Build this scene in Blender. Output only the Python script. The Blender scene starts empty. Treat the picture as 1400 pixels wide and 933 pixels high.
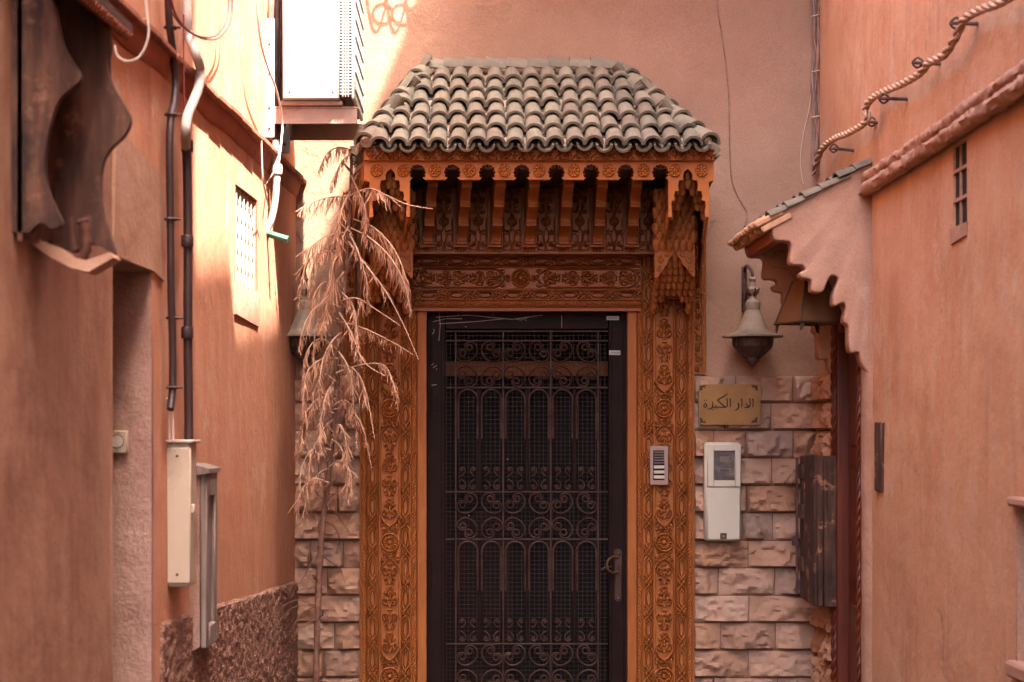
import bpy, bmesh, math, random
import numpy as np
from mathutils import Vector, Matrix, noise
from mathutils.geometry import tessellate_polygon

random.seed(7)
np.random.seed(7)
SC = bpy.context.scene
C = SC.collection

# ------------------------------------------------------------------ camera
F = 2520.0            # focal length in photo pixels (1400 wide)
VX, VY = 650.0, 595.0  # foot of the normal of the end wall in the photo
EYE = 1.6
D = 9.0
cam = bpy.data.cameras.new('camera')
cam.sensor_width = 36.0
cam.lens = F / 1400 * 36
cam.shift_x = (700 - VX) / 1400
cam.shift_y = (VY - 466.5) / 1400
cam.clip_start = 0.05
cam.clip_end = 300
cam.dof.use_dof = True
cam.dof.focus_distance = 8.75
cam.dof.aperture_fstop = 4.0
co = bpy.data.objects.new('camera', cam)
co.location = (0, 0, EYE)
co.rotation_euler = (math.radians(90), 0, 0)
C.objects.link(co)
SC.camera = co

# ------------------------------------------------------------------ world, sun, exposure
SUN = Vector((72, -92, 192)).normalized()     # towards the sun
w = bpy.data.worlds.new('World')
SC.world = w
w.use_nodes = True
nt = w.node_tree
bg = nt.nodes['Background']
sky = nt.nodes.new('ShaderNodeTexSky')
sky.sky_type = 'NISHITA'
sky.sun_disc = False
sky.sun_elevation = math.asin(SUN.z)
sky.sun_rotation = math.atan2(SUN.x, SUN.y)
sky.dust_density = 4.0
sky.air_density = 0.42
sky.ozone_density = 0.3
nt.links.new(sky.outputs[0], bg.inputs[0])
bg.inputs[1].default_value = 0.15
sl = bpy.data.lights.new('sun', 'SUN')
sl.energy = 2.6
sl.angle = math.radians(0.55)
sl.color = (1.0, 0.95, 0.89)
so = bpy.data.objects.new('sun', sl)
so.rotation_euler = (-SUN).to_track_quat('-Z', 'Y').to_euler()
so.location = (6, -8, 16)
C.objects.link(so)
SC.view_settings.view_transform = 'Standard'
SC.view_settings.look = 'None'
SC.view_settings.gamma = 1.0
SC.view_settings.exposure = 4.3
SC.render.engine = 'CYCLES'
SC.cycles.max_bounces = 10
SC.cycles.diffuse_bounces = 7
SC.cycles.glossy_bounces = 4
SC.cycles.use_denoising = True
SC.cycles.caustics_reflective = False
SC.cycles.caustics_refractive = False


# ------------------------------------------------------------------ geometry of the place
def P(px, py, Y):
    return Vector(((px - VX) / F * Y, Y, EYE - (py - VY) / F * Y))


def Xp(px, Y): return (px - VX) / F * Y
def Zp(py, Y): return EYE - (py - VY) / F * Y


YB0, HL, HE = -6.0, 5.0, 5.4     # near end of the alley; heights of the left and end houses
LW0, LWs = -1.3036, 0.0476     # wall of the house on the left:  X = LW0 + LWs*Y
RW0, RWs = 1.564, 0.0119       # wall of the house on the right
def LX(Y): return LW0 + LWs * Y
def RX(Y): return RW0 + RWs * Y
def LY(px): return -LW0 / (LWs - (px - VX) / F)
def RY(px): return RW0 / ((px - VX) / F - RWs)


# ------------------------------------------------------------------ object helpers
WM = {}


def put(name, me, mat=None, parent=None, M=None, mats=None):
    o = bpy.data.objects.new(name, me)
    C.objects.link(o)
    M = M or Matrix.Identity(4)
    if me is not None and not me.materials:
        for m in (mats or [mat]):
            me.materials.append(m)
    if parent is not None:
        o.parent = parent
        o.matrix_parent_inverse = WM[parent.name].inverted()
    o.matrix_basis = M
    WM[o.name] = M.copy()
    return o


def thing(name, label, cat, loc=(0, 0, 0), group=None):
    o = put(name, None, M=Matrix.Translation(Vector(loc)))
    o.empty_display_size = 0.1
    return tag(o, label, cat, group)


def tag(o, label=None, cat=None, group=None, kind=None):
    for k, v in (('label', label), ('category', cat), ('group', group), ('kind', kind)):
        if v:
            o[k] = v
    return o


def mesh(name, v, f, smooth=40, recalc=True):
    me = bpy.data.meshes.new(name)
    me.from_pydata([tuple(x) for x in v], [], f)
    if recalc:
        bm = bmesh.new()
        bm.from_mesh(me)
        bmesh.ops.recalc_face_normals(bm, faces=bm.faces)
        bm.to_mesh(me)
        bm.free()
    if smooth:
        me.shade_smooth()
        me.set_sharp_from_angle(angle=math.radians(smooth))
    me.update()
    return me


class MB:
    def __init__(self):
        self.v, self.f = [], []

    def add(self, v, f):
        b = len(self.v)
        self.v += [Vector(x) for x in v]
        self.f += [tuple(i + b for i in q) for q in f]
        return self

    def box(self, x0, x1, y0, y1, z0, z1, c=0.003, M=None):
        lo, hi = (min(x0, x1), min(y0, y1), min(z0, z1)), (max(x0, x1), max(y0, y1), max(z0, z1))
        c = min([c] + [(hi[i] - lo[i]) * .45 for i in range(3)])
        ids, v, f = {}, [], []
        for i in (0, 1):
            for j in (0, 1):
                for k in (0, 1):
                    for a in range(3):
                        p = []
                        for b, s in enumerate((i, j, k)):
                            e = (lo, hi)[s][b]
                            p.append(e if b == a else e + (c if s == 0 else -c))
                        ids[(i, j, k, a)] = len(v)
                        v.append(p)
        for a in range(3):
            b, d = (a + 1) % 3, (a + 2) % 3
            for s in (0, 1):
                q = []
                for t, u in ((0, 0), (1, 0), (1, 1), (0, 1)):
                    key = [0, 0, 0]
                    key[a], key[b], key[d] = s, t, u
                    q.append(ids[(*key, a)])
                f.append(q)
            for t in (0, 1):
                for u in (0, 1):
                    A = [0, 0, 0]; A[b], A[d] = t, u
                    B = list(A); B[a] = 1
                    f.append([ids[(*A, b)], ids[(*B, b)], ids[(*B, d)], ids[(*A, d)]])
        for i in (0, 1):
            for j in (0, 1):
                for k in (0, 1):
                    f.append([ids[(i, j, k, a)] for a in range(3)])
        if M is not None:
            v = [M @ Vector(p) for p in v]
        return self.add(v, f)

    def tube(self, pts, r, n=8, closed=False, caps=True):
        pts = [Vector(p) for p in pts]
        m = len(pts)
        rs = r if hasattr(r, '__len__') else [r] * m
        tans = []
        for i in range(m):
            a = pts[(i - 1) % m] if (closed or i > 0) else pts[i]
            b = pts[(i + 1) % m] if (closed or i < m - 1) else pts[i]
            t = b - a
            tans.append(t.normalized() if t.length > 1e-9 else Vector((0, 0, 1)))
        up = Vector((0, 0, 1)) if abs(tans[0].z) < .9 else Vector((1, 0, 0))
        nrm = tans[0].cross(up).normalized()
        v, f = [], []
        for i in range(m):
            nrm = (nrm - tans[i] * nrm.dot(tans[i]))
            nrm = nrm.normalized() if nrm.length > 1e-6 else tans[i].orthogonal().normalized()
            bn = tans[i].cross(nrm)
            for k in range(n):
                a = 2 * math.pi * k / n
                v.append(pts[i] + (nrm * math.cos(a) + bn * math.sin(a)) * rs[i])
        for i in range(m if closed else m - 1):
            for k in range(n):
                i2 = (i + 1) % m
                f.append((i * n + k, i * n + (k + 1) % n, i2 * n + (k + 1) % n, i2 * n + k))
        if caps and not closed:
            f.append(tuple(range(n)))
            f.append(tuple((m - 1) * n + k for k in range(n)))
        return self.add(v, f)

    def lathe(self, prof, n=20, M=None, facet=False):
        v, f = [], []
        for r, z in prof:
            for k in range(n):
                a = 2 * math.pi * (k + .5) / n
                v.append(Vector((r * math.cos(a), r * math.sin(a), z)))
        for i in range(len(prof) - 1):
            for k in range(n):
                f.append((i * n + k, i * n + (k + 1) % n, (i + 1) * n + (k + 1) % n, (i + 1) * n + k))
        f.append(tuple(range(n)))
        f.append(tuple((len(prof) - 1) * n + k for k in range(n)))
        if M is not None:
            v = [M @ p for p in v]
        return self.add(v, f)

    def plate(self, pts, off):
        """flat polygon (3D points) extruded by vector off"""
        pts = [Vector(p) for p in pts]
        off = Vector(off)
        n = len(pts)
        tris = tessellate_polygon([pts])
        v = pts + [p + off for p in pts]
        f = [tuple(t) for t in tris] + [tuple(i + n for i in reversed(t)) for t in tris]
        f += [(i, (i + 1) % n, (i + 1) % n + n, i + n) for i in range(n)]
        return self.add(v, f)

    def mesh(self, name='m', smooth=40):
        return mesh(name, self.v, self.f, smooth)

    def build(self, name, mat, parent=None, smooth=40):
        return put(name, self.mesh(name, smooth), mat, parent)


def spline(pts, n=8):
    pts = [Vector(p) for p in pts]
    out = []
    for i in range(len(pts) - 1):
        p0, p1, p2 = pts[max(i - 1, 0)], pts[i], pts[i + 1]
        p3 = pts[min(i + 2, len(pts) - 1)]
        for k in range(n):
            t = k / n
            out.append(.5 * ((2 * p1) + (p2 - p0) * t + (2 * p0 - 5 * p1 + 4 * p2 - p3) * t * t +
                             (3 * p1 - p0 - 3 * p2 + p3) * t ** 3))
    out.append(pts[-1])
    return out


# ------------------------------------------------------------------ materials
def lin(r, g, b, k=.64):
    """sRGB swatch -> linear base colour, k = reflectance relative to the swatch"""
    f_ = lambda x: x / 12.92 if x <= .04045 else ((x + .055) / 1.055) ** 2.4
    return tuple(k * f_(x / 255) for x in (r, g, b)) + (1,)


def surf(name, cols=None, scale=3.0, mapping=(1, 1, 1), rough=.85, bump=.2, bscale=60, bdist=.004, metallic=0.0, spec=.3,
         streak=None, dirt=None, rand=None, speck=None, detail=6, crack=None, grain=0):
    """procedural surface: noise -> ramp of cols; optional vertical streaks, blotches, per-object variation and specks"""
    m = bpy.data.materials.new(name)
    m.use_nodes = True
    t = m.node_tree
    N, L = t.nodes, t.links
    p = N['Principled BSDF']
    p.inputs['Roughness'].default_value = rough
    p.inputs['Metallic'].default_value = metallic
    p.inputs['Specular IOR Level'].default_value = spec
    geo = N.new('ShaderNodeNewGeometry')

    def coords(sc):
        mp = N.new('ShaderNodeMapping')
        mp.inputs['Scale'].default_value = sc
        L.new(geo.outputs['Position'], mp.inputs['Vector'])
        return mp.outputs['Vector']

    def nz(sc, mapping=(1, 1, 1), det=detail, ro=.6):
        n = N.new('ShaderNodeTexNoise')
        n.inputs['Scale'].default_value = sc
        n.inputs['Detail'].default_value = det
        n.inputs['Roughness'].default_value = ro
        L.new(coords(mapping), n.inputs['Vector'])
        return n.outputs['Fac']

    def ramp(fac, stops):
        r = N.new('ShaderNodeValToRGB')
        e = r.color_ramp.elements
        while len(e) < len(stops):
            e.new(.5)
        for i, (pos, c) in enumerate(stops):
            e[i].position = pos
            e[i].color = c
        L.new(fac, r.inputs['Fac'])
        return r.outputs['Color']

    def mix(a, b, fac, mode='MIX'):
        x = N.new('ShaderNodeMix')
        x.data_type = 'RGBA'
        x.blend_type = mode
        L.new(a, x.inputs[6])
        if isinstance(b, tuple):
            x.inputs[7].default_value = b
        else:
            L.new(b, x.inputs[7])
        if isinstance(fac, (int, float)):
            x.inputs[0].default_value = fac
        else:
            L.new(fac, x.inputs[0])
        return x.outputs[2]

    k = len(cols)
    col = ramp(nz(scale, mapping), [(.32 + .36 * i / max(k - 1, 1), c) for i, c in enumerate(cols)])
    if streak:                      # (colour, amount, lo, hi, mapping)
        for c, amt, lo, hi, mpg in (streak if isinstance(streak, list) else [streak]):
            fac = ramp(nz(1.0, mpg, 8, .65), [(lo, (0, 0, 0, 1)), (hi, (amt, amt, amt, 1))])
            col = mix(col, c, fac)
    if dirt:                        # (colour, scale, lo, hi, amount)
        for c, s, lo, hi, amt in (dirt if isinstance(dirt, list) else [dirt]):
            fac = ramp(nz(s, (1, 1, 1), 8, .7), [(lo, (0, 0, 0, 1)), (hi, (amt, amt, amt, 1))])
            col = mix(col, c, fac)
    if rand:                        # list of colours chosen per object
        oi = N.new('ShaderNodeObjectInfo')
        rc = ramp(oi.outputs['Random'], [(i / (len(rand) - 1), c) for i, c in enumerate(rand)])
        col = mix(col, rc, .62)
    if speck:                       # (colour, scale, threshold)
        v = N.new('ShaderNodeTexVoronoi')
        v.inputs['Scale'].default_value = speck[1]
        L.new(coords((1, 1, 1)), v.inputs['Vector'])
        fac = ramp(v.outputs['Distance'], [(speck[2], (1, 1, 1, 1)), (speck[2] + .12, (0, 0, 0, 1))])
        col = mix(col, speck[0], fac)
    if crack:                       # (colour, scale, width, mask level)
        v = N.new('ShaderNodeTexVoronoi')
        v.feature = 'DISTANCE_TO_EDGE'
        v.inputs['Scale'].default_value = crack[1]
        mp = N.new('ShaderNodeVectorMath'); mp.operation = 'ADD'
        nn = N.new('ShaderNodeTexNoise'); nn.inputs['Scale'].default_value = 5.0; nn.inputs['Detail'].default_value = 8
        L.new(geo.outputs['Position'], nn.inputs['Vector'])
        sc_ = N.new('ShaderNodeVectorMath'); sc_.operation = 'SCALE'; sc_.inputs['Scale'].default_value = .35
        L.new(nn.outputs['Color'], sc_.inputs[0])
        L.new(geo.outputs['Position'], mp.inputs[0]); L.new(sc_.outputs[0], mp.inputs[1])
        L.new(mp.outputs[0], v.inputs['Vector'])
        f1 = ramp(v.outputs['Distance'], [(0.0, (1, 1, 1, 1)), (crack[2], (0, 0, 0, 1))])
        f2 = ramp(nz(1.1, (1, 1, 1), 4), [(crack[3], (0, 0, 0, 1)), (crack[3] + .06, (.8, .8, .8, 1))])
        mu = N.new('ShaderNodeMath'); mu.operation = 'MULTIPLY'
        L.new(f1, mu.inputs[0]); L.new(f2, mu.inputs[1])
        col = mix(col, crack[0], mu.outputs[0])
    if grain:                       # fine sandy mottling of the colour
        gv = ramp(nz(150, (1, 1, 1), 3, .7), [(.3, (1 - grain,) * 3 + (1,)), (.7, (1 + grain * .6,) * 3 + (1,))])
        col = mix(col, gv, 1.0, 'MULTIPLY')
    L.new(col, p.inputs['Base Color'])
    if bump:
        b1 = N.new('ShaderNodeBump')
        b1.inputs['Strength'].default_value = bump
        b1.inputs['Distance'].default_value = bdist
        src = nz(bscale, mapping if max(mapping) / min(mapping) > 3 else (1, 1, 1), 5, .65)
        L.new(src, b1.inputs['Height'])
        b2 = N.new('ShaderNodeBump')
        b2.inputs['Strength'].default_value = bump
        b2.inputs['Distance'].default_value = bdist * 6
        L.new(nz(bscale / 9, (1, 1, 1), 4), b2.inputs['Height'])
        L.new(b2.outputs[0], b1.inputs['Normal'])
        L.new(b1.outputs[0], p.inputs['Normal'])
    return m


M = {}
M['plaster_end'] = surf('plaster_end', crack=(lin(120, 82, 64), .7, .006, .56), grain=.22, cols=[lin(168, 126, 100), lin(175, 132, 105), lin(181, 139, 112)], scale=2.2, bump=.45, bscale=75, bdist=.004,
                        streak=(lin(166, 122, 97), .5, .5, .75, (4, 4, 1.2)),
                        dirt=[(lin(200, 160, 136), 34, .67, .71, .6), (lin(160, 112, 84), 1.6, .52, .72, .45), (lin(140, 104, 84), 60, .70, .73, .5)])
M['plaster_l'] = surf('plaster_l', crack=(lin(168, 108, 80), .6, .004, .6), grain=.22, cols=[lin(208, 136, 99), lin(214, 143, 106), lin(219, 151, 115)], scale=2.6, bump=.4, bscale=55, bdist=.004,
                      streak=[(lin(224, 182, 154), .65, .46, .78, (8, 8, 2.0)), (lin(188, 112, 78), .35, .52, .7, (14, 14, 2.2)), (lin(150, 92, 68), .45, .60, .72, (6, 6, .55))],
                      dirt=[(lin(196, 124, 88), 2.6, .5, .66, .65), (lin(226, 184, 156), 3.3, .60, .625, .5), (lin(158, 106, 82), 17, .66, .70, .5), (lin(214, 184, 164), 11, .69, .70, .7)])
M['plaster_r'] = surf('plaster_r', crack=(lin(170, 114, 84), .6, .005, .56), grain=.22, cols=[lin(216, 154, 112), lin(222, 162, 119), lin(226, 170, 128)], scale=2.4, bump=.4, bscale=55, bdist=.004,
                      streak=[(lin(226, 186, 152), .65, .46, .78, (8, 8, 2.0)), (lin(192, 122, 82), .35, .52, .7, (14, 14, 2.2)), (lin(160, 104, 74), .45, .60, .72, (6, 6, .5))],
                      dirt=[(lin(194, 130, 90), 2.2, .5, .68, .6), (lin(228, 188, 158), 3.1, .60, .63, .45), (lin(168, 116, 86), 18, .66, .70, .5), (lin(220, 186, 160), 11, .695, .705, .6)])
M['plaster_pale'] = surf('plaster_pale', crack=(lin(140, 96, 74), 1.4, .008, .52), grain=.22, cols=[lin(186, 138, 110), lin(193, 145, 117), lin(199, 152, 125)], scale=4, bump=.5, bscale=42, bdist=.005,
                         dirt=[(lin(180, 122, 92), 3.5, .52, .7, .6), (lin(216, 178, 154), 9, .6, .7, .5)])
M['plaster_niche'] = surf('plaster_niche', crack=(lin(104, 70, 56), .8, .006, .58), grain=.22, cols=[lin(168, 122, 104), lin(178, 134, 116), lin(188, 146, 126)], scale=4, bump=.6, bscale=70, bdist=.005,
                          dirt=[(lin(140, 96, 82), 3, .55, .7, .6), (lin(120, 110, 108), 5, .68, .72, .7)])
M['plaster_red'] = surf('plaster_red', [lin(160, 84, 56), lin(172, 94, 64), lin(182, 106, 74)], 5, bump=.4, bscale=50)
M['cement'] = surf('cement', [lin(150, 122, 104), lin(170, 138, 116)], 14, bump=.4)
M['screen'] = surf('screen', [lin(186, 152, 130), lin(196, 164, 142)], 6, bump=.3, bscale=60)
M['pebble'] = surf('pebble', [lin(116, 72, 56), lin(148, 100, 80), lin(180, 132, 108)], 130, bump=.8, bscale=190, bdist=.006, detail=2,
                   dirt=[(lin(220, 180, 156), 150, .54, .60, .85), (lin(74, 44, 34), 120, .57, .63, .6)])
M['stone'] = surf('stone', [lin(152, 114, 88), lin(174, 134, 106), lin(192, 152, 126)], 7, bump=.6, bscale=40, bdist=.006,
                  dirt=[(lin(122, 98, 88), 9, .54, .66, .75), (lin(212, 182, 158), 26, .6, .7, .5), (lin(186, 118, 74), 5, .55, .67, .75)],
                  rand=[lin(150, 112, 92), lin(200, 154, 124), lin(182, 128, 94), lin(206, 168, 142), lin(152, 126, 112)])
M['stone_warm_lit'] = surf('stone_warm_lit', [lin(186, 130, 90), lin(202, 146, 106), lin(212, 162, 124)], 6, bump=.5, bscale=45, bdist=.005,  # orange copy of the stone: warm light on the return put into the colour
                       dirt=(lin(150, 104, 78), 8, .55, .68, .6),
                       rand=[lin(192, 134, 96), lin(210, 158, 122), lin(184, 134, 102)])
M['plaster_brown'] = surf('plaster_brown', crack=(lin(104, 66, 50), .9, .007, .52), grain=.22, cols=[lin(166, 114, 86), lin(175, 123, 94), lin(184, 133, 104)], scale=2.8, bump=.4, bscale=55, bdist=.004,
                          streak=[(lin(200, 152, 124), .7, .44, .74, (6, 6, 2.6)), (lin(140, 90, 66), .55, .5, .68, (10, 10, 2.8)), (lin(122, 78, 58), .5, .58, .7, (5, 5, .6))],
                          dirt=[(lin(140, 90, 70), 3.2, .5, .68, .7), (lin(150, 96, 80), 12, .66, .74, .5)])
M['mortar'] = surf('mortar', [lin(104, 76, 60), lin(126, 94, 76)], 12, bump=.5, bscale=80)
WG = (34, 34, 3.0)
M['wood'] = surf('wood', [lin(158, 88, 40), lin(170, 97, 45), lin(182, 108, 54)], 1.0, mapping=(30, 30, 3.5), rough=.62, bump=.1, bscale=2.0, bdist=.002, spec=.2,
                 dirt=[(lin(138, 80, 36), 3.0, .5, .72, .6), (lin(200, 130, 66), 9, .6, .75, .5)])
M['wood_h'] = surf('wood_h', [lin(168, 92, 38), lin(178, 100, 43), lin(187, 109, 50)], 1.0, mapping=(3.5, 30, 30), rough=.62, bump=.1, bscale=2.0, bdist=.002, spec=.2,
                   dirt=[(lin(134, 76, 34), 3.0, .5, .72, .6), (lin(196, 126, 62), 9, .6, .75, .5)])
M['wood_shaded'] = surf('wood_shaded', [lin(144, 77, 30), lin(154, 84, 34), lin(163, 92, 39)], 1.0, mapping=(3.5, 30, 30), rough=.55, bump=.1, bscale=2.0, bdist=.002)  # darker copy of the wood: shade between the brackets put into the colour
M['wood_unlit'] = surf('wood_unlit', [lin(64, 32, 16), lin(80, 42, 20)], 1.0, mapping=(3.5, 30, 30), rough=.6)  # much darker wood, the unlit soffit behind the arches put into its colour
M['wood_red'] = surf('wood_red', [lin(84, 34, 18), lin(104, 44, 24), lin(120, 54, 30)], 1.0, mapping=(30, 30, 2.0), rough=.45, bump=.2, bscale=2)
M['wood_old'] = surf('wood_old', [lin(54, 32, 22), lin(80, 50, 36), lin(106, 70, 52)], 1.0, mapping=(60, 60, 5), rough=.9, bump=.7, bscale=1.6, bdist=.004,
                     dirt=[(lin(178, 122, 92), 9, .57, .61, .8), (lin(36, 22, 18), 5, .55, .65, .6)])
M['wood_grey'] = surf('wood_grey', [lin(112, 92, 82), lin(138, 116, 104), lin(156, 134, 120)], 1.0, mapping=(70, 70, 5), rough=.9, bump=.6, bscale=1.6, bdist=.004,
                      dirt=(lin(96, 66, 54), 7, .55, .7, .6))
M['wood_dark'] = surf('wood_dark', [lin(62, 32, 22), lin(84, 46, 32), lin(104, 60, 42)], 1.0, mapping=(20, 20, 3), rough=.9, bump=.5, bscale=2, bdist=.004,
                      dirt=(lin(140, 92, 66), 9, .58, .68, .6))
M['wood_hood'] = surf('wood_hood', [lin(58, 34, 24), lin(82, 50, 36), lin(112, 74, 54)], 1.0, mapping=(26, 26, 4), rough=.9, bump=.7, bscale=2, bdist=.006,
                      dirt=[(lin(150, 104, 78), 11, .56, .66, .6), (lin(34, 20, 16), 6, .5, .62, .7)])
M['tile'] = surf('tile', [lin(98, 85, 69), lin(122, 107, 89), lin(142, 127, 107)], 14, rough=.8, bump=.45, bscale=60, bdist=.003,
                 dirt=[(lin(178, 160, 142), 26, .58, .68, .7), (lin(84, 70, 58), 11, .6, .7, .6), (lin(148, 98, 74), 7, .66, .72, .6)],
                 rand=[lin(90, 82, 66), lin(120, 110, 92), lin(108, 90, 72), lin(136, 124, 104), lin(100, 96, 78)])
M['tile_red'] = surf('tile_red', [lin(150, 82, 56), lin(168, 98, 70), lin(180, 118, 90)], 14, rough=.85, bump=.4, bscale=50,
                     dirt=(lin(120, 100, 88), 12, .58, .68, .5))
M['tile_tan'] = surf('tile_tan', [lin(186, 132, 94), lin(202, 150, 112), lin(212, 166, 130)], 16, bump=.5, bscale=40, dirt=(lin(150, 100, 72), 12, .55, .66, .6))
M['roof_mortar'] = surf('roof_mortar', [lin(138, 112, 92), lin(158, 130, 108), lin(172, 146, 124)], 16, bump=.7, bscale=50, bdist=.006)
M['iron'] = surf('iron', [lin(27, 12, 8), lin(34, 16, 11), lin(42, 21, 15)], 9, rough=.62, bump=.15, bscale=60, spec=.1,
                 dirt=(lin(92, 66, 58), 18, .66, .74, .5))
M['iron_bar'] = surf('iron_bar', [lin(54, 33, 26), lin(70, 46, 37), lin(88, 61, 50)], 14, rough=.55, bump=.1, spec=.2)
M['wire_mesh'] = surf('wire_mesh', [lin(58, 40, 32), lin(78, 56, 46)], 20, rough=.6, bump=0)
M['dark'] = surf('dark', [lin(14, 9, 8), lin(18, 11, 9)], 4, bump=0)  # near black for the lobby, whose shade is in the colour
M['shaded_red'] = surf('shaded_red', [lin(34, 12, 8), lin(42, 16, 10)], 4, bump=0)  # inner door red taken down to near black, interior shade included
M['void'] = surf('void', [lin(30, 18, 16), lin(38, 24, 20)], 4, bump=0)
M['brass'] = surf('brass', [lin(136, 92, 42), lin(148, 102, 48), lin(160, 112, 56)], 8, rough=.5, bump=.08, bscale=120, metallic=.5, spec=.5)
M['brass_dull'] = surf('brass_dull', [lin(104, 78, 50), lin(124, 94, 62)], 12, rough=.45, bump=.1, metallic=.6)
M['ink'] = surf('ink', [lin(26, 16, 14), lin(34, 20, 16)], 5, bump=0)
M['plastic'] = surf('plastic', [lin(206, 192, 170), lin(214, 200, 178)], 3, rough=.45, bump=.04, dirt=(lin(188, 164, 146), 6, .58, .75, .5))
M['plastic_old'] = surf('plastic_old', [lin(194, 168, 142), lin(204, 178, 152)], 3, rough=.6, bump=.1, dirt=[(lin(172, 116, 92), 7, .6, .66, .7), (lin(150, 124, 104), 4, .52, .66, .5)])
M['white'] = surf('white', [lin(184, 180, 172), lin(190, 186, 178)], 3, rough=.5, bump=.03)
M['casing'] = surf('casing', [lin(172, 168, 160), lin(178, 174, 166)], 3, rough=.5, bump=.03, dirt=(lin(150, 140, 128), 5, .55, .7, .5))
M['meter_glass'] = surf('meter_glass', [lin(66, 60, 58), lin(96, 90, 86), lin(128, 120, 114)], 24, rough=.12, bump=0, spec=.6)
M['steel'] = surf('steel', [lin(150, 118, 104), lin(168, 136, 122)], 4, rough=.42, bump=.04, metallic=.7)
M['button_dark'] = surf('button_dark', [lin(104, 88, 80), lin(126, 108, 98)], 8, rough=.4, bump=0)
M['zinc'] = surf('zinc', [lin(138, 118, 98), lin(160, 138, 116), lin(178, 156, 134)], 12, rough=.7, bump=.25, bscale=40, dirt=(lin(120, 96, 82), 14, .56, .68, .7))
M['rust'] = surf('rust', [lin(58, 38, 32), lin(82, 54, 44), lin(110, 76, 60)], 20, rough=.7, bump=.4, bscale=70)
M['lamp_metal'] = surf('lamp_metal', [lin(120, 82, 46), lin(138, 96, 56)], 10, rough=.55, bump=.1, metallic=.2)
M['lamp_dark'] = surf('lamp_dark', [lin(76, 52, 36), lin(92, 64, 44)], 10, rough=.6, bump=.1)
M['frond'] = surf('frond', [lin(138, 90, 66), lin(168, 116, 88), lin(192, 142, 114)], 30, rough=.9, bump=.1, rand=[lin(132, 84, 60), lin(190, 138, 108), lin(160, 104, 74), lin(204, 158, 128)])
M['stalk'] = surf('stalk', [lin(178, 134, 106), lin(206, 168, 140)], 20, rough=.9, bump=.2)
M['stem'] = surf('stem', [lin(96, 62, 50), lin(122, 82, 66), lin(146, 104, 86)], 30, rough=.95, bump=.6, bscale=60)
M['rope'] = surf('rope', [lin(186, 142, 110), lin(204, 162, 130), lin(220, 182, 150)], 50, rough=.95, bump=.6, bscale=200)
M['pipe_dark'] = surf('pipe_dark', [lin(52, 32, 30), lin(68, 42, 38)], 9, rough=.5, bump=.1)
M['pipe_pale'] = surf('pipe_pale', [lin(196, 172, 156), lin(210, 190, 174)], 9, rough=.6, bump=.1, dirt=(lin(170, 128, 108), 9, .6, .7, .5))
M['cable'] = surf('cable', [lin(110, 70, 56), lin(150, 106, 86), lin(170, 126, 104)], 14, rough=.8, bump=.1)
M['cable_red'] = surf('cable_red', [lin(124, 50, 54), lin(140, 62, 64)], 6, rough=.6, bump=0)
M['cable_pale'] = surf('cable_pale', [lin(206, 176, 158), lin(216, 190, 172)], 6, rough=.7, bump=0)
M['rust_steel'] = surf('rust_steel', [lin(150, 120, 106), lin(170, 140, 124)], 10, rough=.6, bump=.2, dirt=(lin(140, 84, 60), 10, .56, .68, .7))
M['green'] = surf('green', [lin(44, 84, 66), lin(66, 100, 80)], 14, rough=.6, bump=.1)
M['ground'] = surf('ground', [lin(88, 72, 62), lin(98, 82, 70), lin(110, 92, 80)], 3, bump=.4, bscale=40)


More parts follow.
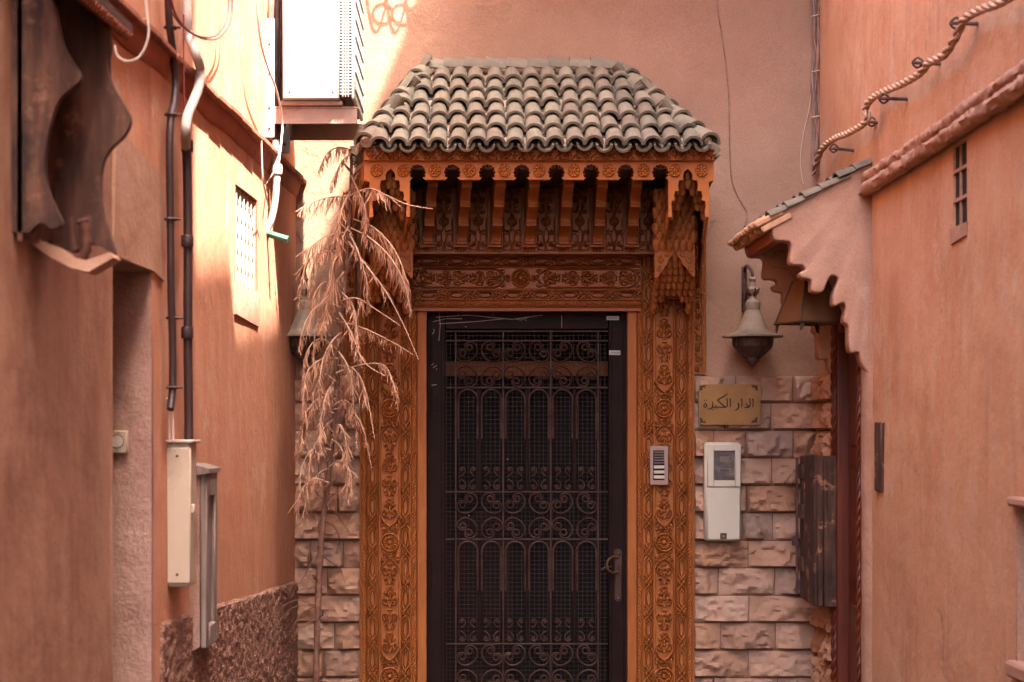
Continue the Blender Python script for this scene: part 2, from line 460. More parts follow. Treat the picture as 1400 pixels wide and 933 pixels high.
# ------------------------------------------------------------------ carving: height fields on boards
class Carve:
    """a board W x H whose front is carved; strokes are raised ridges"""
    def __init__(self, W, H, res=.0026):
        self.nx, self.ny = max(2, int(round(W / res))), max(2, int(round(H / res)))
        self.W, self.H = W, H
        self.rx, self.ry = W / self.nx, H / self.ny
        self.u = np.linspace(0, W, self.nx + 1)
        self.v = np.linspace(0, H, self.ny + 1)
        self.h = np.zeros((self.ny + 1, self.nx + 1))

    def stroke(self, pts, hw=.004, ht=.007, base=0.0, power=2):
        pts = np.asarray(pts, float)
        seg = np.hypot(*(pts[1:] - pts[:-1]).T)
        d = np.concatenate([[0], np.cumsum(seg)])
        n = max(2, int(d[-1] / (self.rx * .7)) + 1)
        t = np.linspace(0, d[-1], n)
        xs, ys = np.interp(t, d, pts[:, 0]), np.interp(t, d, pts[:, 1])
        kx, ky = int(hw / self.rx) + 1, int(hw / self.ry) + 1
        for x, y in zip(xs, ys):
            i, j = int(round(x / self.rx)), int(round(y / self.ry))
            i0, i1, j0, j1 = max(0, i - kx), min(self.nx, i + kx) + 1, max(0, j - ky), min(self.ny, j + ky) + 1
            if i0 >= i1 or j0 >= j1:
                continue
            q = ((self.u[i0:i1][None, :] - x) ** 2 + (self.v[j0:j1][:, None] - y) ** 2) / hw ** 2
            k = base + 2.5 * ht * np.sqrt(np.clip(1 - q, 0, 1))
            k[q >= 1] = -1
            np.maximum(self.h[j0:j1, i0:i1], k, out=self.h[j0:j1, i0:i1])

    def rect(self, u0, u1, v0, v1, h):
        a = (self.u >= u0) & (self.u <= u1)
        b = (self.v >= v0) & (self.v <= v1)
        self.h[np.ix_(b, a)] = h

    def rope(self, c, r, v0, v1, pitch, ht, vertical=True, sgn=1):
        U, V = np.meshgrid(self.u, self.v)
        if not vertical:
            U, V = V, U
        m = (np.abs(U - c) < r) & (V >= v0) & (V <= v1)
        q = (U - c) / r
        ph = (V + sgn * (U - c) * 1.1) / pitch
        val = 1.5 * ht * np.sqrt(np.clip(1 - q * q, 0, 1)) * (.15 + .65 * np.abs(np.sin(math.pi * ph)))
        self.h[m] = np.maximum(self.h[m], val[m])

    def rosette(self, cx, cy, R, ht, petals=12):
        U, V = np.meshgrid(self.u, self.v)
        r = np.hypot(U - cx, V - cy) / R
        a = np.arctan2(V - cy, U - cx)
        ring = np.sqrt(np.clip(1 - ((r - .9) / .1) ** 2, 0, 1))
        pet = np.where((r > .32) & (r < .76), np.abs(np.cos(a * petals / 2)) ** .7 * np.sqrt(np.clip(1 - ((r - .54) / .23) ** 2, 0, 1)), 0)
        dome = np.sqrt(np.clip(1 - (r / .26) ** 2, 0, 1))
        val = 2.2 * ht * np.maximum(np.maximum(ring, pet * .9), dome)
        self.h = np.where(r < 1.02, val, self.h)

    def mesh(self, name, org, U, V, N, back=.03):
        org, U, V, N = (np.array(x, float) for x in (org, U, V, N))
        uu, vv = np.meshgrid(self.u, self.v)
        p = org + uu[..., None] * U + vv[..., None] * V + self.h[..., None] * N
        ny, nx = self.h.shape
        idx = np.arange(ny * nx).reshape(ny, nx)
        quads = np.stack([idx[:-1, :-1], idx[:-1, 1:], idx[1:, 1:], idx[1:, :-1]], -1).reshape(-1, 4)
        pts = p.reshape(-1, 3)
        # skirt and back
        loop = np.concatenate([idx[0, :], idx[1:, -1], idx[-1, -2::-1], idx[-2:0:-1, 0]])
        b = pts[loop].copy()
        b = b - ((b - org) @ N)[:, None] * N - back * N
        nb = len(pts)
        pts = np.concatenate([pts, b])
        k = len(loop)
        i = np.arange(k)
        sk = np.stack([loop[(i + 1) % k], loop[i], nb + i, nb + (i + 1) % k], -1)
        faces = np.concatenate([quads, sk])
        if np.dot(np.cross(U, V), N) < 0:
            faces = faces[:, ::-1]
        me = bpy.data.meshes.new(name)
        me.vertices.add(len(pts))
        me.vertices.foreach_set('co', pts.astype(np.float32).ravel())
        me.loops.add(faces.size)
        me.loops.foreach_set('vertex_index', faces.astype(np.int32).ravel())
        me.polygons.add(len(faces))
        me.polygons.foreach_set('loop_start', np.arange(0, faces.size, 4, dtype=np.int32))
        me.update(calc_edges=True)
        me.polygons.foreach_set('use_smooth', np.ones(len(faces), bool))
        me.set_sharp_from_angle(angle=math.radians(65))
        return me


def scroll(turn=2.2, k=9.0, p=2.2, n=60, kind='C'):
    """curve with curvature growing to the ends: C (both curl inward) or S; centred, unit size (half width 1)"""
    s = np.linspace(-1, 1, n)
    kap = 1 + k * np.abs(s) ** p
    if kind == 'S':
        kap = kap * np.sign(s)
    if kind == 'J':
        kap = 1 + k * np.clip(s * .5 + .5, 0, 1) ** p
    th = np.cumsum(kap)
    th = th / np.abs(kap).sum() * turn * 2 * math.pi
    th -= th[n // 2]
    x, y = np.cumsum(np.cos(th)), np.cumsum(np.sin(th))
    pts = np.stack([x, y], 1)
    pts -= (pts.max(0) + pts.min(0)) / 2
    return pts / np.abs(pts).max()


CS2 = scroll(2.8, 5, 1.6, 60)
SS = scroll(1.9, 9, 2.0, 50, 'S')
JS = scroll(1.7, 9, 2.0, 36, 'J')


def xf(pts, cx, cy, s, ang=0, mx=1, my=1, sy=None):
    a = math.radians(ang)
    p = pts * np.array([s * mx, (sy or s) * my])
    return np.stack([cx + p[:, 0] * math.cos(a) - p[:, 1] * math.sin(a), cy + p[:, 0] * math.sin(a) + p[:, 1] * math.cos(a)], 1)


def strapband(cv, c, half, v0, v1, period, vertical=True, hw=.0028, ht=.006):
    """interlaced strapwork: long hexagons linked by knots"""
    n = max(1, int(round((v1 - v0) / period)))
    per = (v1 - v0) / n

    def q(pts):
        pts = np.array(pts)
        return pts if vertical else pts[:, ::-1]
    for i in range(n):
        b = v0 + i * per
        k = per * .24
        for s in (-1, 1):
            a = half * .78 * s
            cv.stroke(q([(c - a, b - k * .2), (c + a, b + k), (c + a, b + per - k), (c - a, b + per + k * .2)]), hw, ht)
            e = half * .42 * s
            cv.stroke(q([(c, b + k * .9), (c + e, b + k * 1.5), (c + e, b + per - k * 1.5), (c, b + per - k * .9)]), hw * .8, ht * .8)
            f = half * .98 * s
            cv.stroke(q([(c + f * .15, b), (c + f, b + k * .55)]), hw * .8, ht * .8)
            cv.stroke(q([(c + f * .15, b), (c + f, b - k * .55)]), hw * .8, ht * .8)
    for s in (-1, 1):
        cv.stroke(q([(c + half * s, v0), (c + half * s, v1)]), .002, .005)


def cartouche(cv, c, half, v0, v1, vertical=True, pairs=3):
    def q(p):
        p = np.asarray(p)
        return p if vertical else p[:, ::-1]
    L = v1 - v0
    t = np.linspace(0, 1, 40)
    prof = half * .93 * np.clip(np.sin(math.pi * np.clip(t, 0, 1)) * 3.2, 0, 1) ** .6
    for s in (-1, 1):
        cv.stroke(q(np.stack([c + s * prof, v0 + t * L], 1)), .0034, .007)
    step = L / (pairs + .45)
    r = half * .36
    for i in range(pairs):
        y = v0 + (i + .75) * step
        up = 1 if i % 2 == 0 else -1
        for s in (-1, 1):
            cv.stroke(q(xf(CS2, c + s * half * .42, y - up * step * .16, r, 90 if s > 0 else 90, 1, s, r * 1.1)), .003, .006)
            cv.stroke(q(xf(JS, c + s * half * .36, y + up * step * .26, r * .8, 0, s, up)), .0028, .006)
            cv.stroke(q([(c + s * half * .1, y - step * .4), (c + s * half * .32, y - step * .02), (c, y + step * .3)]), .0026, .006)
        cv.stroke(q([(c, y - step * .1), (c, y + step * .1)]), .005, .006)
        cv.stroke(q([(c - half * .2, y + step * .45), (c + half * .2, y + step * .45)]), .0026, .006)
    # spandrel leaves around the pointed ends
    for yy, dr in ((v0, 1), (v1, -1)):
        for s in (-1, 1):
            cv.stroke(q(xf(JS, c + s * half * .72, yy + dr * half * .25, half * .24, 0, -s, dr)), .0028, .006)


# ------------------------------------------------------------------ the setting: ground and the three houses
gm = MB()
gm.add([(-60, -60, 0), (60, -60, 0), (60, 60, 0), (-60, 60, 0)], [(0, 1, 2, 3)])
tag(gm.build('ground', M['ground'], smooth=0), kind='structure')


def wall_grid(u0, u1, v0, v1, holes, fn, step=.12, amp=.004, top=None):
    us = set(np.arange(u0, u1, step).round(4)) | {u0, u1}
    vs = set(np.arange(v0, min(v1, 4.2), step).round(4)) | set(np.arange(4.2, v1, .6).round(4)) | {v0, v1}
    for a, b, c, d in holes:
        us = {x for x in us if min(abs(x - a), abs(x - b)) > .03} | {a, b}
        vs = {x for x in vs if min(abs(x - c), abs(x - d)) > .03} | {c, d}
    if top:
        for a, hh in top:
            us |= {a}
            vs |= {hh}
    us, vs = sorted(us), sorted(vs)
    v, f, idx = [], [], {}

    def vid(i, j):
        if (i, j) not in idx:
            u, z = us[i], vs[j]
            d = amp * noise.noise(Vector((u * 1.7, z * 1.7, 3.1))) * 2
            idx[(i, j)] = len(v)
            v.append(fn(u, z, d))
        return idx[(i, j)]
    for i in range(len(us) - 1):
        for j in range(len(vs) - 1):
            uc, vc = (us[i] + us[i + 1]) / 2, (vs[j] + vs[j + 1]) / 2
            if any(a < uc < b and c < vc < d for a, b, c, d in holes):
                continue
            if top:
                hmax = [hh for a, hh in top if uc >= a][-1]
                if vc > hmax:
                    continue
            f.append((vid(i, j), vid(i + 1, j), vid(i + 1, j + 1), vid(i, j + 1)))
    return v, f


# house at the end of the alley
DX0, DX1, DZ1 = Xp(581, 9), Xp(860, 9), Zp(424, 9)
endh = thing('plaster_house', 'pink plaster house with a rough stone base closing the end of the alley', 'house', (0, 9.5, 0))
v, f = wall_grid(-1.6, 2.6, 0, HE, [(DX0, DX1, 0.0, DZ1)], lambda u, z, d: (u, 9.0 - d, z), .14)
put('plaster_wall', mesh('pw', v, f, 60), M['plaster_end'], endh)
b = MB()
b.box(-1.6, 2.6, 9.9, 12.5, 0.01, HE - .02, 0)
b.box(-1.62, 2.62, 8.96, 9.9, HE, HE + .1, .01)
b.build('rear_block', M['plaster_end'], endh, 0)
b = MB()   # lobby behind the door, its shade put into near-black walls
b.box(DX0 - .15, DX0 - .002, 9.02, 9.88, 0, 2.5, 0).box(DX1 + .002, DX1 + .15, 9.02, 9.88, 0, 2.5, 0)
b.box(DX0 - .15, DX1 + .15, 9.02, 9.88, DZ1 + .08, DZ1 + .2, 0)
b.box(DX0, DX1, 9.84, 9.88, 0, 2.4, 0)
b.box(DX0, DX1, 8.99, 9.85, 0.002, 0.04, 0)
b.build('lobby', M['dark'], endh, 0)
b = MB()
b.box(Xp(600, 9.45), Xp(840, 9.45), 9.45, 9.5, Zp(514, 9.45), Zp(494, 9.45), .004)
b.build('inner_beam', M['wood_h'], endh)
b = MB()
b.box(DX0 + .02, Xp(700, 9.7), 9.7, 9.74, 0.05, Zp(700, 9.7), .004)
b.build('inner_door', M['shaded_red'], endh)


# unseen slab added above the end wall to keep sky light off its top
b = MB()
b.plate([(.05, 9.0, 4.5), (1.66, 9.0, 4.5), (1.66, 8.42, 4.28), (.05, 8.42, 4.28)], (0, 0, .06))
b.build('sky_block_slab', M['tile_red'], endh, 0)


# rock-faced stones
def rock_mesh(w, h, seed, bulge=.032, margin=.010):
    nx, ny = max(8, int(w / .0095)), max(7, int(h / .0105))
    v, f = [], []
    rnd = random.Random(seed)
    tx, ty = rnd.uniform(-.016, .016), rnd.uniform(.006, .030)
    bulge = bulge * rnd.uniform(.75, 1.4)
    planes = []
    for _ in range(max(8, int(w * h / .0012))):
        g = rnd.uniform(.3, 1.0)
        an = rnd.uniform(0, 2 * math.pi)
        planes.append((rnd.uniform(0, w), rnd.uniform(.1, .9) * h, g * math.cos(an), g * math.sin(an) - .12, bulge * rnd.uniform(.55, 1.15)))
    pk = lambda x_, z_: min(c0 + gx * (x_ - px_) + gz * (z_ - pz_) for px_, pz_, gx, gz, c0 in planes)
    lo_ = sorted(pk(w * (a_ + .5) / 7, h * (b_ + .5) / 5) for a_ in range(7) for b_ in range(5))
    sh_, gn_ = lo_[3], bulge / max(.004, lo_[-2] - lo_[3])
    gn_ = min(gn_, 2.0)
    for j in range(ny + 1):
        for i in range(nx + 1):
            x, z = w * i / nx, h * j / ny
            e = min(x, w - x, (h - z) * 1.0, z * 1.6)
            k = min(1, max(0.0, e) / margin)
            q = Vector((x * 7 + seed * 3.7, z * 10 + seed * 1.3, seed))
            n1 = noise.noise(q)
            n3 = noise.noise(q * 6.1)
            wx, wz = x + .012 * noise.noise(q * 2.3), z + .012 * noise.noise(q * 2.3 + Vector((9, 9, 9)))
            d = (pk(wx, wz) - sh_) * gn_ + bulge * (.30 + .30 * n1 + .18 * n3 - .85 * abs(noise.noise(q * 2.6 + Vector((1, 4, 2))))) + tx * (x / w - .5) - ty * (z / h - .5)
            d = .003 + max(d, .004 + .002 * n3) * k ** .5
            jx = .25 * w / nx * n3 if 0 < i < nx else (.0012 * n1)
            v.append((x + jx, -d, z))
            if i < nx and j < ny:
                a = j * (nx + 1) + i
                f.append((a, a + 1, a + nx + 2, a + nx + 1))
    # sides to the wall
    loop = [i for i in range(nx + 1)] + [j * (nx + 1) + nx for j in range(1, ny + 1)] + \
           [ny * (nx + 1) + i for i in range(nx - 1, -1, -1)] + [j * (nx + 1) for j in range(ny - 1, 0, -1)]
    b0 = len(v)
    for i in loop:
        v.append((v[i][0], .03, v[i][2]))
    for k in range(len(loop)):
        k2 = (k + 1) % len(loop)
        f.append((loop[k2], loop[k], b0 + k, b0 + k2))
    return mesh('stone', v, f, 32, False)


ROWS = [514 + 37.45 * i for i in range(15)]
ROWZ = [Zp(y, 9) for y in ROWS]
ROWZ[-1] = 0.0
JR = [[1005, 1083], [990, 1053], [975, 1018, 1083], [968, 1054], [970, 1020, 1088], [965, 1014, 1055], [1022], [981, 1058], [1023], [984, 1059], [1022], [975, 1062], [1030], [990]]
JL = [[452], [430, 470], [445], [436], [462], [440], [425, 470], [448], [437], [458], [444], [430], [460], [445]]
STY = 8.985   # back plane of the stone facing
n = 0
b = MB()
b.box(Xp(944, 9), Xp(1122, 9), 8.978, 9.03, .01, ROWZ[0] - .004, 0)
b.box(Xp(398, 9), Xp(497, 9), 8.978, 9.03, .01, ROWZ[0] - .004, 0)
b.build('mortar_bed', M['mortar'], endh, 0)
for r in range(14):
    z1, z0 = ROWZ[r], ROWZ[r + 1]
    for xs in ([946] + JR[r] + [1119], [399] + JL[r] + [496]):
        for a, c in zip(xs[:-1], xs[1:]):
            x0, x1 = Xp(a, 9) + .002, Xp(c, 9) - .002
            n += 1
            o = put('stone', rock_mesh(x1 - x0, z1 - z0 - .004, n), M['stone'], endh, Matrix.Translation((x0, STY - .006, z0 + .002)))

# window grille high on the end house (only its shadow falls into the picture)
b = MB()
gx, gz = Xp(590, 8.6), 4.43
for i in range(4):
    pts = []
    for k in range(40):
        a = k / 39 * 2 * math.pi
        pts.append((gx + i * .095 + .062 * math.sin(a), 8.66 - .02 * math.cos(a), gz + .10 - .15 * math.cos(a) ** 3 - .06 * math.cos(a)))
    b.tube(pts, .006, 6, True)
    pts = [(gx + .05 + i * .095 + .05 * math.cos(k / 12 * 2 * math.pi), 8.62, gz + .02 + .05 * math.sin(k / 12 * 2 * math.pi)) for k in range(12)]
    b.tube(pts, .006, 6, True)
for dz in (.3,):
    b.tube([(gx - .2, 8.64, gz + dz), (gx + .6, 8.64, gz + dz)], .007, 6)
for x in (gx - .2, gx + .6):
    b.tube([(x, 9.0, gz + .3), (x, 8.64, gz + .3)], .007, 6)
b.build('window_grille', M['iron'], endh)

# house on the left
leftl = thing('plaster_house', 'orange red plaster house with a thin tiled ledge, a recessed doorway and a pebbled base', 'house', (-1.6, 4, 0))
NY0, NY1, NZ = 5.335, 5.845, 2.117
WY0, WY1, WZ0, WZ1 = LY(322), LY(352), 2.20, 2.60
fnl = lambda u, z, d: (LX(u) + d, u, z)
v, f = wall_grid(NY0, 9.02, 0, HL, [(NY0, NY1, 0.0, NZ), (WY0, WY1, WZ0, WZ1)], fnl, .12, .005)
put('plaster_wall', mesh('pw', v, f, 60), M['plaster_l'], leftl)
v, f = wall_grid(YB0, NY0 - .012, 0, HL, [], fnl, .12, .006)
put('plaster_wall', mesh('pw', v, f, 60), M['plaster_brown'], leftl)
b = MB()   # rounded arris of the brown plaster at the doorway
b.tube([(LX(NY0) - .012, NY0 - .012 + .004 * noise.noise(Vector((0, 0, z_ * 3))), z_) for z_ in np.linspace(0, 2.12, 40)], .014, 8)
b.build('plaster_arris', M['plaster_brown'], leftl, 60)
b = MB()
b.plate([(LX(YB0) - .6, YB0, .01), (LX(9) - .6, 9.02, .01), (LX(9) - 4, 9.02, .01), (LX(YB0) - 4, YB0, .01)], (0, 0, HL - .02))
b.plate([(LX(YB0) + .03, YB0, HL), (LX(9) + .03, 9.0, HL), (LX(9) - 4, 9.0, HL), (LX(YB0) - 4, YB0, HL)], (0, 0, .12))
b.plate([(LX(YB0), YB0, 0), (LX(YB0) - 4, YB0, 0), (LX(YB0) - 4, YB0, HL), (LX(YB0), YB0, HL)], (0, .05, 0))
b.build('rear_block', M['plaster_l'], leftl, 0)
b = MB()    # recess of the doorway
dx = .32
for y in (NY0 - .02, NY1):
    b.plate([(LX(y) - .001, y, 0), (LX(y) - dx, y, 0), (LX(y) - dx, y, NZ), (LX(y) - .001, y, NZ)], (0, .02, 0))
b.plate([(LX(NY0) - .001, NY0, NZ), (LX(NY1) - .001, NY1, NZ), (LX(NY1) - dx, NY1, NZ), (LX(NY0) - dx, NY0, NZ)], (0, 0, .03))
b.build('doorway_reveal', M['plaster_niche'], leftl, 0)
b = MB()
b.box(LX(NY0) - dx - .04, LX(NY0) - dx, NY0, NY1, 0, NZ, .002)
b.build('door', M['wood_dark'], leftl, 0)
# thin pale plate round the doorway head
b = MB()
yy = [(NY1 + .0, 2.12), (NY1 + .16, 2.10), (NY1 + .19, 2.3), (NY1 + .1, 2.44), (NY1 - .1, 2.46), (NY0 + .02, 2.50), (NY0 - .02, 2.13), (NY0 + .01, 2.12)]
b.plate([(LX(y) + .006, y, z) for y, z in yy], (-.012, 0, 0))
b.build('pale_patch', M['plaster_pale'], leftl, 30)
# ledge of thin tiles
y = 4.80
i = 0
lm = MB().box(0, .055, 0, .236, 0, .022, .004).mesh('ledge_tile')
while y < 9.02:
    i += 1
    dz, rz = random.uniform(-.006, .006), random.uniform(-.02, .02)
    Mx = Matrix.Translation((LX(y) - .004, y, 2.83 + dz)) @ Matrix.Rotation(-math.atan(LWs) + rz, 4, 'Z') @ Matrix.Rotation(random.uniform(.0, .12), 4, 'Y')
    put('ledge_tile', lm, M['tile_red'], leftl, Mx)
    y += .24
b = MB()
pts = [(LX(4.0), 4.0), (LX(9.0), 9.0)]
prof = [(0, 2.76), (.012, 2.77), (.02, 2.80), (.03, 2.829), (0, 2.829)]
vv, ff = [], []
for yv in np.linspace(4.8, 9.0, 60):
    for k, (d, z) in enumerate(prof):
        vv.append((LX(yv) - .002 + d + .004 * noise.noise(Vector((yv * 3, z, 0))), yv, z + .012 * noise.noise(Vector((yv * 2.3, 7, 0))) * (k < 2)))
for i in range(59):
    for k in range(4):
        ff.append((i * 5 + k, i * 5 + k + 1, i * 5 + k + 6, i * 5 + k + 5))
put('cornice', mesh('cornice', vv, ff, 40), M['plaster_red'], leftl)
# pierced plaster screen in the wall
b = MB()
sx = LX(7.6) - .05
wx0 = LX(WY0)
win = put('window', MB().box(LX(WY0) - .34, LX(WY0) - .30, WY0 - .05, WY1 + .05, WZ0 - .05, WZ1 + .05, 0).mesh('w', 0), M['void'], leftl)
b = MB()
for yv in (WY0 - .02, WY1):
    b.plate([(LX(yv) - .001, yv, WZ0), (LX(yv) - .3, yv, WZ0), (LX(yv) - .3, yv, WZ1), (LX(yv) - .001, yv, WZ1)], (0, .02, 0))
b.plate([(LX(WY0) - .001, WY0, WZ1), (LX(WY1) - .001, WY1, WZ1), (LX(WY1) - .3, WY1, WZ1), (LX(WY0) - .3, WY0, WZ1)], (0, 0, .02))
b.plate([(LX(WY0) - .001, WY0, WZ0 - .02), (LX(WY1) - .001, WY1, WZ0 - .02), (LX(WY1) - .3, WY1, WZ0 - .02), (LX(WY0) - .3, WY0, WZ0 - .02)], (0, 0, .02))
b.build('window_reveal', M['plaster_red'], leftl, 0)
nyc, nzc = 6, 6
cw, ch = (WY1 - WY0) / nyc, (WZ1 - WZ0) / nzc
rot = Matrix.Rotation(-math.atan(LWs), 4, 'Z')
for k in range(nyc + 1):
    o = MB().box(-.012, .012, -.010, .010, WZ0, WZ1, .003, Matrix.Translation((LX(WY0 + k * cw) - .022, WY0 + k * cw, 0)) @ rot).build('screen_upright', M['screen'], win)
for i in range(nyc):
    for j in range(nzc):
        yc, zc = WY0 + (i + .5) * cw, WZ0 + (j + .5) * ch
        for s in (-1, 1):
            Mx = Matrix.Translation((LX(yc) - .024, yc, zc)) @ rot @ Matrix.Rotation(s * math.atan2(ch, cw), 4, 'X')
            ln = math.hypot(cw, ch) / 2
            MB().box(-.008, .008, -ln, ln, -.008, .008, .003, Mx).build('screen_bar', M['screen'], win)
b = MB()
b.plate([(LX(y_) + .008, y_, z_) for y_, z_ in ((WY0 - .03, 2.205), (WY0 - .02, 2.08), (WY1, 2.06), (WY1 + .03, 2.1), (WY1 + .03, 2.21), (WY0 + .2, 2.195))], (-.02, 0, 0))
b.build('window_sill', M['plaster_pale'], leftl, 30)
# pebbled base
vv, ff = [], []
ys = np.arange(NY1 + .10, 9.0, .0125)
zs = np.arange(0.0, 1.0, .0125)
for i, yv in enumerate(ys):
    ztop = .995 - .035 * (yv - 6) + .006 * noise.noise(Vector((yv * 8, 0, 0)))
    for j in range(len(zs) + 1):
        z = ztop * j / len(zs)
        d = .012 + .007 * noise.noise(Vector((yv * 40, z * 40, 0))) + .006 * random.uniform(-1, 1)
        if j == len(zs) or i == 0:
            d = -.002
        vv.append((LX(yv) + d, yv, z))
m_ = len(zs) + 1
for i in range(len(ys) - 1):
    for j in range(m_ - 1):
        a = i * m_ + j
        ff.append((a, a + m_, a + m_ + 1, a + 1))
put('pebbled_base', mesh('pebbled_base', vv, ff, 60, False), M['pebble'], leftl)

# house on the right
rightl = thing('plaster_house', 'tall orange plaster house with a double roll moulding and a tiny barred window', 'house', (1.9, 4, 0))
H1 = 3.725 + (RX(9) - Xp(577, 9)) * SUN.z / SUN.x
RDY0, RDY1, RDZ = 7.80, 8.36, 2.12
SWY0, SWY1, SWZ0, SWZ1 = RY(1322), RY(1303), 2.305, 2.585
SHY0, SHY1, SHZ0, SHZ1 = 4.9, RY(1390), .92, 1.385
ysh = (RX(5) - LX(7.2)) * (-SUN.y / SUN.x)
Y1, Y2 = LY(316) - ysh, LY(247) - ysh
tops = [(YB0, H1 + 2.6), (Y2, H1 + .26), (Y1, H1)]
v, f = wall_grid(YB0, 9.02, 0, H1 + 2.6, [(RDY0, RDY1, 0.0, RDZ), (SWY0, SWY1, SWZ0, SWZ1), (SHY0, SHY1, SHZ0, SHZ1)], lambda u, z, d: (RX(u) - d, u, z), .12, .005, top=tops)
put('plaster_wall', mesh('pw', v, f, 60), M['plaster_r'], rightl)
b = MB()
for (a, hh), c in zip(tops, (Y2, Y1, 9.02)):
    b.plate([(RX(a) + .5, a, .01), (RX(c) + .5, c, .01), (RX(c) + 4, c, .01), (RX(a) + 4, a, .01)], (0, 0, H1 - .12))
    b.plate([(RX(a), a, H1), (RX(c), c, H1), (RX(c) + 4, c, H1), (RX(a) + 4, a, H1)], (0, 0, -.1))
    if hh > H1:
        b.plate([(RX(a) + .001, a, H1 - .02), (RX(c) + .001, c, H1 - .02), (RX(c) + .18, c, H1 - .02), (RX(a) + .18, a, H1 - .02)], (0, 0, hh - H1 + .02))
b.plate([(RX(YB0), YB0, 0), (RX(YB0) + 4, YB0, 0), (RX(YB0) + 4, YB0, H1 - .1), (RX(YB0), YB0, H1 - .1)], (0, .05, 0))
b.build('rear_block', M['plaster_r'], rightl, 0)
# stone facing beside the right doorway
SRY0, SRY1 = 8.40, 8.985
b = MB()
b.plate([(RX(SRY0) - .012, SRY0, 0.01), (RX(SRY1) - .012, SRY1, 0.01), (RX(SRY1) - .012, SRY1, ROWZ[0] - .0), (RX(SRY0) - .012, SRY0, ROWZ[0])], (.02, 0, 0))
b.build('mortar_bed', M['mortar'], rightl, 0)
rotr = Matrix.Rotation(-math.pi / 2 - math.atan(RWs), 4, 'Z')
for r in range(14):
    z1, z0 = ROWZ[r], ROWZ[r + 1]
    ye = SRY0 + (.05 if r % 2 else .0)
    js = [SRY1] + ([SRY1 - .3] if r % 2 else [SRY1 - .42]) + [ye]
    for a, c in zip(js[:-1], js[1:]):
        put('stone', rock_mesh(a - c - .004, z1 - z0 - .004, 200 + r * 3 + int(a * 10), .036, .014), M['stone_warm_lit'], rightl,
            Matrix.Translation((RX(a) - .012, a - .002, z0 + .002)) @ rotr)
# plaster edge strip next to the doorway
b = MB()
vv, ff = [], []
for k in range(60):
    z = 2.15 * k / 59
    for yv, d in ((RDY0 - .12, 0), (RDY0 - .085, .02), (RDY0 - .03, .03 + .008 * noise.noise(Vector((0, 0, z * 6)))), (RDY0 + .002, .02), (RDY0 + .002, -.06)):
        vv.append((RX(yv) - d, yv, z))
for k in range(59):
    for j in range(4):
        ff.append((k * 5 + j, k * 5 + j + 1, k * 5 + j + 6, k * 5 + j + 5))
put('doorway_edge', mesh('doorway_edge', vv, ff, 50), M['plaster_pale'], rightl)
# roll moulding
for zc, off, r, nm in ((2.668, .022, .025, 'roll_moulding'), (2.62, .028, .027, 'roll_moulding')):
    b = MB()
    vv, ff = [], []
    nn = 14
    yy = np.linspace(3.6, RY(1189), 420)
    for i, yv in enumerate(yy):
        for k in range(nn):
            a = 2 * math.pi * k / nn
            e = 1 + .34 * noise.noise(Vector((yv * 9, math.cos(a) * 2, math.sin(a) * 2 + zc * 9))) + .26 * noise.noise(Vector((yv * 34, math.cos(a) * 5, math.sin(a) * 5)))
            q = min(1, (yy[-1] - yv) / .03 + .35)
            vv.append((RX(yv) - off + r * e * q * math.cos(a), yv, zc + .006 * noise.noise(Vector((yv * 2, zc, 1))) + r * e * q * math.sin(a)))
    for i in range(len(yy) - 1):
        for k in range(nn):
            ff.append((i * nn + k, i * nn + (k + 1) % nn, (i + 1) * nn + (k + 1) % nn, (i + 1) * nn + k))
    ff.append(tuple((len(yy) - 1) * nn + k for k in range(nn)))
    put(nm, mesh(nm, vv, ff, 60), M['plaster_pale'], rightl)
# tiny window
b = MB()
for yv in (SWY0 - .01, SWY1):
    b.plate([(RX(yv) + .001, yv, SWZ0), (RX(yv) + .2, yv, SWZ0), (RX(yv) + .2, yv, SWZ1), (RX(yv) + .001, yv, SWZ1)], (0, .01, 0))
b.plate([(RX(SWY0) + .001, SWY0, SWZ0 - .01), (RX(SWY1) + .001, SWY1, SWZ0 - .01), (RX(SWY1) + .2, SWY1, SWZ0 - .01), (RX(SWY0) + .2, SWY0, SWZ0 - .01)], (0, 0, .01))
b.plate([(RX(SWY0) + .001, SWY0, SWZ1), (RX(SWY1) + .001, SWY1, SWZ1), (RX(SWY1) + .2, SWY1, SWZ1), (RX(SWY0) + .2, SWY0, SWZ1)], (0, 0, .01))
win = b.build('window', M['plaster_r'], rightl, 0)
MB().box(RX(6.2) + .011, RX(6.2) + .016, SWY0 - .1, SWY1 + .1, SWZ0 - .1, SWZ1 + .1, 0).build('pane', M['void'], win, 0)
MB().box(RX(6.2) + .003, RX(6.2) + .012, 6.238, 6.248, SWZ0, SWZ1, .002).build('window_bar', M['plaster_pale'], win)
for z in (2.40, 2.50):
    MB().box(RX(6.2) + .001, RX(6.2) + .012, SWY0, SWY1, z - .007, z + .007, .002).build('window_bar', M['plaster_pale'], win)
b = MB()
b.plate([(RX(y_) - .006, y_, z_) for y_, z_ in ((SWY0 - .01, SWZ0 + .004), (SWY1 + .02, SWZ0 + .004), (SWY1 + .02, SWZ0 - .05), (SWY0, SWZ0 - .04))], (.02, 0, 0))
b.build('window_sill', M['plaster_pale'], rightl, 30)
